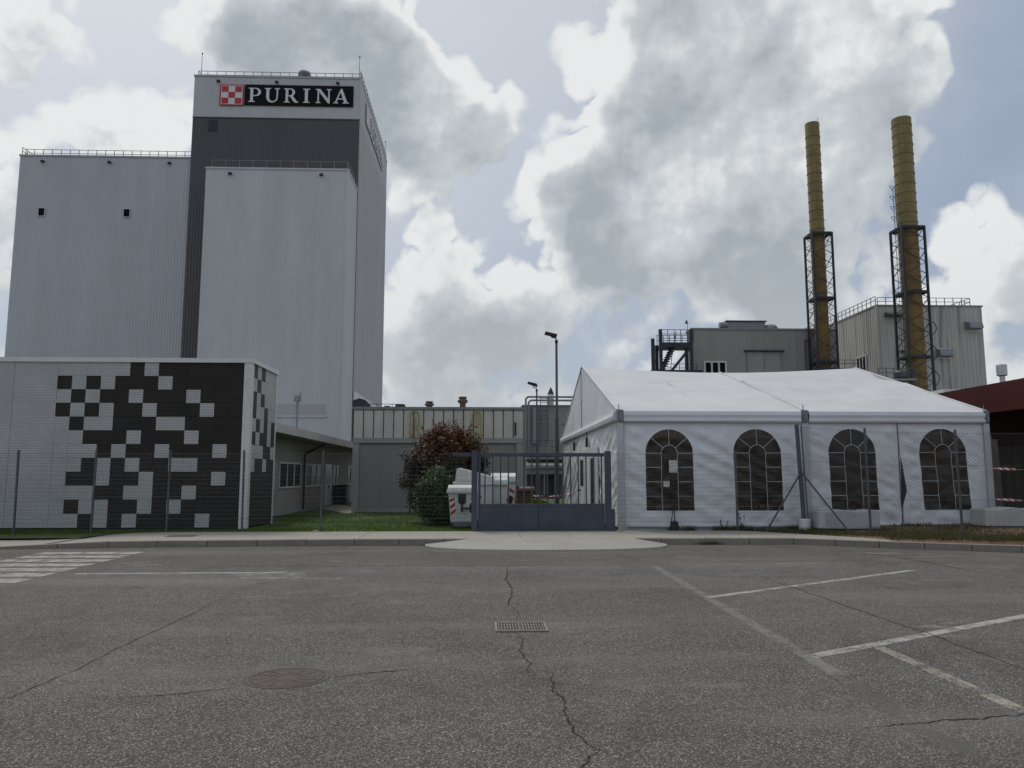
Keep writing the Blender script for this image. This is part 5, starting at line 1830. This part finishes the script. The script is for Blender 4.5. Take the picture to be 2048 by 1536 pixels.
    for y in (27.2, 31.0):
        part('strap_buckle', MB().box(TX0 - .16, TX0 - .09, y, y + .16, 2.62, 2.95).bar((TX0 - .12, y + .08, 2.9), (TX0 - .12, y + .08, 3.3), .02), 'black', t)
    structure('tent_floor', MB().quad((TX0 + .1, TY0 + .1, .17), (TX1 - .1, TY0 + .1, .17), (TX1 - .1, TY1 - .1, .17), (TX0 + .1, TY1 - .1, .17)), 'tent_floor')


build_tent()


def build_furniture():
    spots = [(4.9, 23.0), (7.5, 23.1), (10.2, 23.0), (12.8, 23.1)]
    nth = ['first', 'second', 'third', 'fourth']
    tm = MB().box(-.9, .9, -.4, .4, .70, .74).mesh('table_top'); tm.materials.append(M['table_dark'])
    lm = MB().box(-.03, .03, -.03, .03, 0, .699).mesh('table_leg'); lm.materials.append(M['steel_dark'])
    sm = MB().box(-.22, .22, -.22, .22, .43, .47).mesh('seat'); sm.materials.append(M['table_dark'])
    bm_ = MB().box(-.22, .22, .19, .22, .62, .92).mesh('backrest'); bm_.materials.append(M['table_dark'])
    cl = MB().box(-.018, .018, -.018, .018, 0, .429).mesh('chair_leg'); cl.materials.append(M['steel_dark'])
    cp = MB().box(-.018, .018, -.012, .012, .471, .64).mesh('back_post'); cp.materials.append(M['steel_dark'])
    for i, (x, y) in enumerate(spots):
        t = thing('folding_table', f'dark table inside the tent behind the {nth[i]} arched window from the gate', 'table', (x, y, .175), group='tables in the tent')
        obj('table_top', tm, None, t)
        for sx in (-.82, .82):
            for sy in (-.33, .33):
                obj('table_leg', lm, None, t, loc=(sx, sy, 0))
        for j, dx in enumerate((-.45, .45)):
            c = thing('chair', f'dark chair, {["left", "right"][j]} of two at the table behind the {nth[i]} arched window from the gate', 'chair', (x + dx, y - .62, .175), rz=math.pi, group='chairs in the tent')
            obj('seat', sm, None, c); obj('backrest', bm_, None, c)
            for sx in (-.19, .19):
                obj('back_post', cp, None, c, loc=(sx, .2, 0))
                for sy in (-.19, .19):
                    obj('chair_leg', cl, None, c, loc=(sx, sy, 0))


build_furniture()

# ================================================================== YARD THINGS
def lamp_post(x, y, h, label, rz, heads):
    t = thing('lamp_post', label, 'lamp post', (x, y, .1), rz=rz, group='floodlight posts')
    part('pole', MB().lathe([(.085, 0), (.08, h * .55), (.055, h * .56), (.05, h)], n=12), 'post', t, local=True, smooth=False)
    part('collar', MB().lathe([(.07, h - .02), (.07, h + .1), (.03, h + .12)], n=10), 'black', t, local=True)
    part('bracket', MB().path([(0, 0, h + .1), (-.02, 0, h + .2), (-.2, 0, h + .24), (-.26, 0, h + .34)], .03, 6), 'black', t, local=True)
    if heads == 'long':
        part('lamp_head', MB().bar((.02, 0, h + .30), (-.5, 0, h + .42), .3, .12), 'black', t, local=True, bevel=.02)
    else:
        part('lamp_head', MB().add([(-.62, -.2, h + .5), (-.62, .2, h + .5), (.05, -.24, h + .28), (.05, .24, h + .28), (-.55, -.2, h + .62), (-.55, .2, h + .62), (0, -.22, h + .48), (0, .22, h + .48)],
                                   [(0, 1, 3, 2), (4, 6, 7, 5), (0, 4, 5, 1), (2, 3, 7, 6), (0, 2, 6, 4), (1, 5, 7, 3)]), 'black', t, local=True, bevel=.03)


lamp_post(3.12, 33.0, 7.25, 'taller looking grey lamp post next to the tent gable', 0, 'long')
lamp_post(3.42, 50.0, 7.0, 'farther grey lamp post before the plant building', 0, 'round')


def waste_bin(label, x, y, rz, w, d, h, lid, mat='bin_white', lidh=.12, marks=True):
    t = thing('waste_container', label, 'waste bin', (x, y, .12), rz=rz, group='waste containers behind the gate')
    # tapered body, centre of base at origin, front faces -Y
    z0 = .17
    tb, tt = .84, 1.0
    lv = [(z0, tb, tb), (h * .55, .93, .93), (h - .1, tt, tt)]
    vs_ = []
    for z, a, b in lv:
        for sx, sy in ((-1, -1), (1, -1), (1, 1), (-1, 1)):
            vs_.append((sx * w / 2 * a, sy * d / 2 * b, z))
    ff = [(0, 3, 2, 1)] + [(4 * k + i, 4 * k + (i + 1) % 4, 4 * k + 4 + (i + 1) % 4, 4 * k + 4 + i) for k in range(2) for i in range(4)] + [(8, 9, 10, 11)]
    part('body', MB().add(vs_, ff), mat, t, local=True, bevel=.03)
    part('rim', MB().box(-w / 2 - .05, w / 2 + .05, -d / 2 - .06, d / 2 + .06, h - .11, h), mat, t, local=True, bevel=.02)
    if lid == 'flat':
        part('lid', MB().prism([[(-d / 2 - .03, h + .004), (d / 2 + .03, h + .004), (d / 2, h + lidh), (0, h + lidh * 1.3), (-d / 2, h + lidh * .6)]], lambda a, b, q: (q - w / 2 - .02, a, b), w + .04), mat, t, local=True, bevel=.02)
    else:
        # tall slanting hood, high end at -X
        L_ = part('lid', MB().prism([[(-w / 2 + .02, h + .004), (w / 2 + .04, h + .004), (w / 2 + .02, h + .12), (w / 2 - .1, h + .16), (-w / 2 + .12, h + .40), (-w / 2 + .06, h + .38)]], lambda a, b, q: (a, q - d / 2, b), d), mat, t, local=True, bevel=.02)
        for q in (-d * .25, 0, d * .25):
            part('lid_rib', MB().bar((-w / 2 + .15, q, h + .41), (w / 2 - .12, q, h + .175), .04, .03), mat, L_, local=True)
    part('base', MB().box(-w / 2 * .82, w / 2 * .86, -d / 2 * .84, d / 2 * .8, .06, z0 - .002), 'bin_base', t, local=True)
    for sx in (-1, 1):
        for sy in (-1, 1):
            part('wheel', MB().tube((sx * w * .36 - .03, sy * d * .36, .08), (sx * w * .36 + .03, sy * d * .36, .08), .08, n=12), 'black', t, local=True)
    fy = lambda z: -d / 2 * (tb + (tt - tb) * (z - z0) / (h - .1 - z0)) - .012
    fx = lambda z: w / 2 * (tb + (tt - tb) * (z - z0) / (h - .1 - z0))
    if marks:
        for sx in (-1, 1):
            za, zb = h * .32, h * .80
            x0 = lambda z: sx * (fx(z) - .02); x1 = lambda z: sx * (fx(z) - .17)
            st = part('reflector_strip', MB().quad((x0(za), fy(za), za), (x1(za), fy(za), za), (x1(zb), fy(zb), zb), (x0(zb), fy(zb), zb)), 'chev_white', t, local=True)
            for k in range(3):
                a = za + (zb - za) * (k * .34 + .02)
                q = [(x0(a), fy(a) - .004, a), (x1(a + .10), fy(a + .10) - .004, a + .10), (x1(a + .2), fy(a + .2) - .004, min(zb, a + .2)), (x0(a + .10), fy(a + .10) - .004, a + .10)]
                part('red_stripe', MB().quad(*q), 'chev_red', st, local=True)
        part('latch_plate', MB().prism([[(-.13, h - .13), (-.13, h - .36), (-.06, h - .42), (.03, h - .42), (.09, h - .36), (.09, h - .13)]], lambda a, b, q: (a, fy(b) - .015 + q, b), .02), 'black', t, local=True)
        zz = h * .52
        part('handle', MB().tube((-.02, fy(zz) - .05, zz), (.24, fy(zz) - .05, zz), .025, n=8).box(-.05, 0, fy(zz) - .07, fy(zz), zz - .10, zz + .10).box(.2, .30, fy(zz) - .07, fy(zz), zz - .11, zz + .11), 'black', t, local=True)
        for sx in (-1, 1):
            part('lift_peg', MB().tube((sx * (w / 2 + .02), 0, h * .8), (sx * (w / 2 + .12), 0, h * .8), .04, n=8), 'black', t, local=True)


waste_bin('white waste container nearest the gate post, red and white reflectors facing the street', -.60, 22.75, 0, .82, .75, 1.10, 'flat', lidh=.10)
waste_bin('white waste container with slanting hood behind the nearest one', -.30, 24.2, 0, 1.18, 1.05, 1.32, 'hood', marks=False)
waste_bin('white waste container farthest back in the row, seen through the gate bars', .66, 26.0, R(-4), .80, .8, 1.38, 'flat', lidh=.16)
waste_bin('white waste container in the middle of the row behind the gate bars', .42, 25.0, R(3), .62, .6, 1.30, 'flat', lidh=.12, marks=False)
waste_bin('dark brown waste bin right of the white containers', 1.45, 29.0, 0, .78, .7, 1.02, 'flat', 'bin_brown', lidh=.06, marks=False)


def yard_tape():
    mb = MB(); n = 24; vs_ = []
    for i in range(n + 1):
        s = i / n; x = 1.9 + 2.0 * s; y = 32.0 - 1.0 * s; z = .82 + .22 * s - .12 * math.sin(math.pi * s); a = s * 9
        vs_ += [(x, y - .04 * math.cos(a), z - .04 * math.sin(a)), (x, y + .04 * math.cos(a), z + .04 * math.sin(a))]
    mb.add(vs_, [(2 * i, 2 * i + 2, 2 * i + 3, 2 * i + 1) for i in range(n)])
    tag(part('barrier_tape', mb, 'tape', None, fixn=False), 'sagging barrier tape across the lawn behind the gate bars', 'barrier tape')


yard_tape()


def sign_stand():
    t = thing('sign_stand', 'slim black sign stand holding a printed sheet before the first tent window', 'sign stand', (5.2, 21.2, .12))
    part('base', MB().box(-.10, .08, -.09, .09, 0, .26), 'black', t, local=True, bevel=.015)
    part('pole', MB().tube((0, 0, .26), (0, 0, 1.62), .016, n=8), 'black', t, local=True)
    for s in (-1, 1):
        part('foot', MB().bar((0, 0, .30), (s * .16, -.10 * s, .0), .02), 'black', t, local=True)
    part('prop', MB().bar((-.0, 0, .75), (-.12, .05, .03), .018), 'black', t, local=True)
    part('sheet', MB().box(-.125, .105, -.035, -.022, 1.58, 1.92), 'paper', t, local=True)
    o = part('paper_notice', MB().box(4.93, 5.10, 21.25, 21.257, 1.31, 1.47), 'paper', None)
    tag(o, 'small printed sheet hanging in front of the first arched tent window', 'notice')


sign_stand()


def ballast(label, x, y, z, w):
    t = thing('ballast_block', label, 'ballast block', (x, y, z), rz=R(-2), group='ballast blocks by the tent')
    n = 10
    lp = [(-w / 2 - .02, .07), (w / 2 - .03, .06), (w / 2, .52)] + [(w / 2 - w * i / n, .53 + .03 * math.sin(i * 1.3) * (1 if 0 < i < n else 0)) for i in range(1, n)] + [(-w / 2, .52)]
    part('block', MB().prism([lp], lambda a, b, q: (a, q, b), .7), 'ballast', t, local=True, bevel=.02)
    for s in (-.4, .4):
        part('bearer', MB().box(s * w - .08, s * w + .08, .02, .68, 0, .058), 'wood_grey', t, local=True)


ballast('white concrete ballast block between the chain link fence and the middle tent leg', 9.62, 20.25, .16, 1.6)
ballast('white concrete ballast block at the right edge by the barrier tape', 14.2, 20.15, .22, 1.95)

# ================================================================== PLANTS
def leaf_mesh(name, centres, normals, size, tone, mat, parent, aspect=.45):
    n = len(centres)
    a = rng.normal(0, 1, (n, 3)); a -= (a * normals).sum(1)[:, None] * normals
    a /= np.linalg.norm(a, axis=1)[:, None] + 1e-9
    b = np.cross(normals, a)
    s = size * rng.uniform(.6, 1.35, n)[:, None]
    v = np.empty((n, 4, 3))
    v[:, 0] = centres - a * s
    v[:, 1] = centres + b * s * aspect + normals * s * .15
    v[:, 2] = centres + a * s
    v[:, 3] = centres - b * s * aspect + normals * s * .15
    me = bpy.data.meshes.new(name)
    me.vertices.add(n * 4); me.vertices.foreach_set('co', v.ravel())
    me.loops.add(n * 4); me.loops.foreach_set('vertex_index', np.arange(n * 4, dtype=np.int32))
    me.polygons.add(n); me.polygons.foreach_set('loop_start', np.arange(0, n * 4, 4, dtype=np.int32))
    me.update(); me.validate()
    at = me.attributes.new('tone', 'FLOAT', 'FACE')
    at.data.foreach_set('value', np.clip(tone, 0, 1).astype(np.float32))
    return obj(name, me, mat, parent)


def bush(name, label, base, blobs, n, size, mat, tonefn, stems, shoots=0):
    t = thing(name, label, 'shrub', base)
    C, Nn, T = [], [], []
    wts = np.array([b[3] ** 2 for b in blobs]); wts /= wts.sum()
    idx = rng.choice(len(blobs), n, p=wts)
    # twig clusters keep gaps between the leaf clumps
    for i, b in enumerate(blobs):
        m = int((idx == i).sum())
        k = max(6, m // 30)
        dirs = rng.normal(0, 1, (k, 3)); dirs /= np.linalg.norm(dirs, axis=1)[:, None]
        rad = b[3] * rng.uniform(.45, 1.08, k)
        cc = np.array(b[:3]) + dirs * rad[:, None] * np.array([1, 1, b[4] if len(b) > 4 else 1])
        w = rng.integers(0, k, m)
        p = cc[w] + rng.normal(0, .075, (m, 3)) * np.array([1, 1, 1.1])
        nn = rng.normal(0, .6, (m, 3)) + dirs[w] + np.array([0, 0, .5])
        nn /= np.linalg.norm(nn, axis=1)[:, None]
        C.append(p); Nn.append(nn); T.append(tonefn(p) + .16 * rng.normal(0, 1, k)[w])
    C, Nn, T = np.concatenate(C), np.concatenate(Nn), np.concatenate(T)
    if shoots:
        for s in range(shoots):
            b = blobs[rng.integers(0, len(blobs))]
            d = rng.normal(0, 1, 3); d[2] = abs(d[2]) + .5; d /= np.linalg.norm(d)
            p0 = np.array(b[:3]) + d * b[3] * 1.0
            ln = rng.uniform(.12, .38)
            q = p0 + d * np.linspace(0, ln, 12)[:, None] + rng.normal(0, .025, (12, 3))
            C = np.concatenate([C, q]); nn = rng.normal(0, 1, (12, 3)); nn /= np.linalg.norm(nn, axis=1)[:, None]
            Nn = np.concatenate([Nn, nn]); T = np.concatenate([T, tonefn(q) + .25])
    ok = C[:, 2] > .02
    C, Nn, T = C[ok], Nn[ok], T[ok]
    T = T + rng.normal(0, .10, len(T))
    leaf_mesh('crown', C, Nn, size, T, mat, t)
    for i in range(stems):
        b = blobs[i % len(blobs)]
        a = rng.uniform(0, 6.28)
        p0 = (0.14 * math.cos(a), .14 * math.sin(a), -.03)
        p2 = Vector(b[:3]); p1 = Vector(p0).lerp(p2, .5) + Vector((rng.normal(0, .06), rng.normal(0, .06), .12))
        part('stem', MB().tube(p0, p1, .035, .024, n=6).tube(p1, p2, .024, .010, n=6), 'bark', t, local=True)
    return t


red_blobs = [(0, 0, 2.35, .75, .95), (-.45, .0, 1.9, .75, .9), (.5, .05, 2.1, .75, .9), (-.1, -.2, 1.4, .85, .9), (.75, .1, 1.55, .6, .9), (-.9, .0, 1.35, .55, 1.1),
             (-.15, 0, 2.75, .5, .8), (.55, .0, 2.65, .48, .8), (-1.05, -.1, 1.9, .35, 1.1), (-.65, -.05, .75, .5, .9), (.3, 0, .7, .6, .9), (1.2, .05, 2.05, .28, .8), (.1, .3, 1.9, .9, .9), (-.5, .1, 2.45, .45, .8)]
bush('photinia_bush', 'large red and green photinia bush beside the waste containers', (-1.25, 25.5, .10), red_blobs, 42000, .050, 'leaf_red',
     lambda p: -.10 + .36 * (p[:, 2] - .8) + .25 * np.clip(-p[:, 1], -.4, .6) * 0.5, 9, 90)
green_blobs = [(0, 0, 1.15, .48, 1.0), (-.1, 0, .75, .55, 1.0), (.15, .0, 1.42, .34, 1.0), (.1, -.05, .45, .55, .8), (-.3, 0, 1.0, .32, 1.1)]
bush('green_shrub', 'small dense dark green shrub in front of the red bush', (-1.45, 23.9, .10), green_blobs, 14000, .034, 'leaf_green',
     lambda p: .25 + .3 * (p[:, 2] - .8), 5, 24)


def weed_plants():
    for x, y, h, lab in ((7.05, 21.12, .55, 'lone tall weed against the tent skirt'), (6.55, 21.15, .35, 'short leafy weed at the foot of the tent')):
        t = thing('weed_plant', lab, 'plant', (x, y, .12))
        for i in range(3):
            a = rng.uniform(0, 6.28); tip = (.12 * math.cos(a), .06 * math.sin(a), h * rng.uniform(.6, 1))
            st = part('stem', MB().tube((0, 0, 0), tip, .006, .003, n=4), 'leaf_green', t, local=True)
            k = 10
            c = np.array(tip)[None, :] * np.linspace(.3, 1.05, k)[:, None] + rng.normal(0, .02, (k, 3))
            nn = rng.normal(0, 1, (k, 3)); nn /= np.linalg.norm(nn, axis=1)[:, None]
            leaf_mesh('leaves', c, nn, .035, rng.uniform(0, 1, k), 'leaf_green', t)


weed_plants()
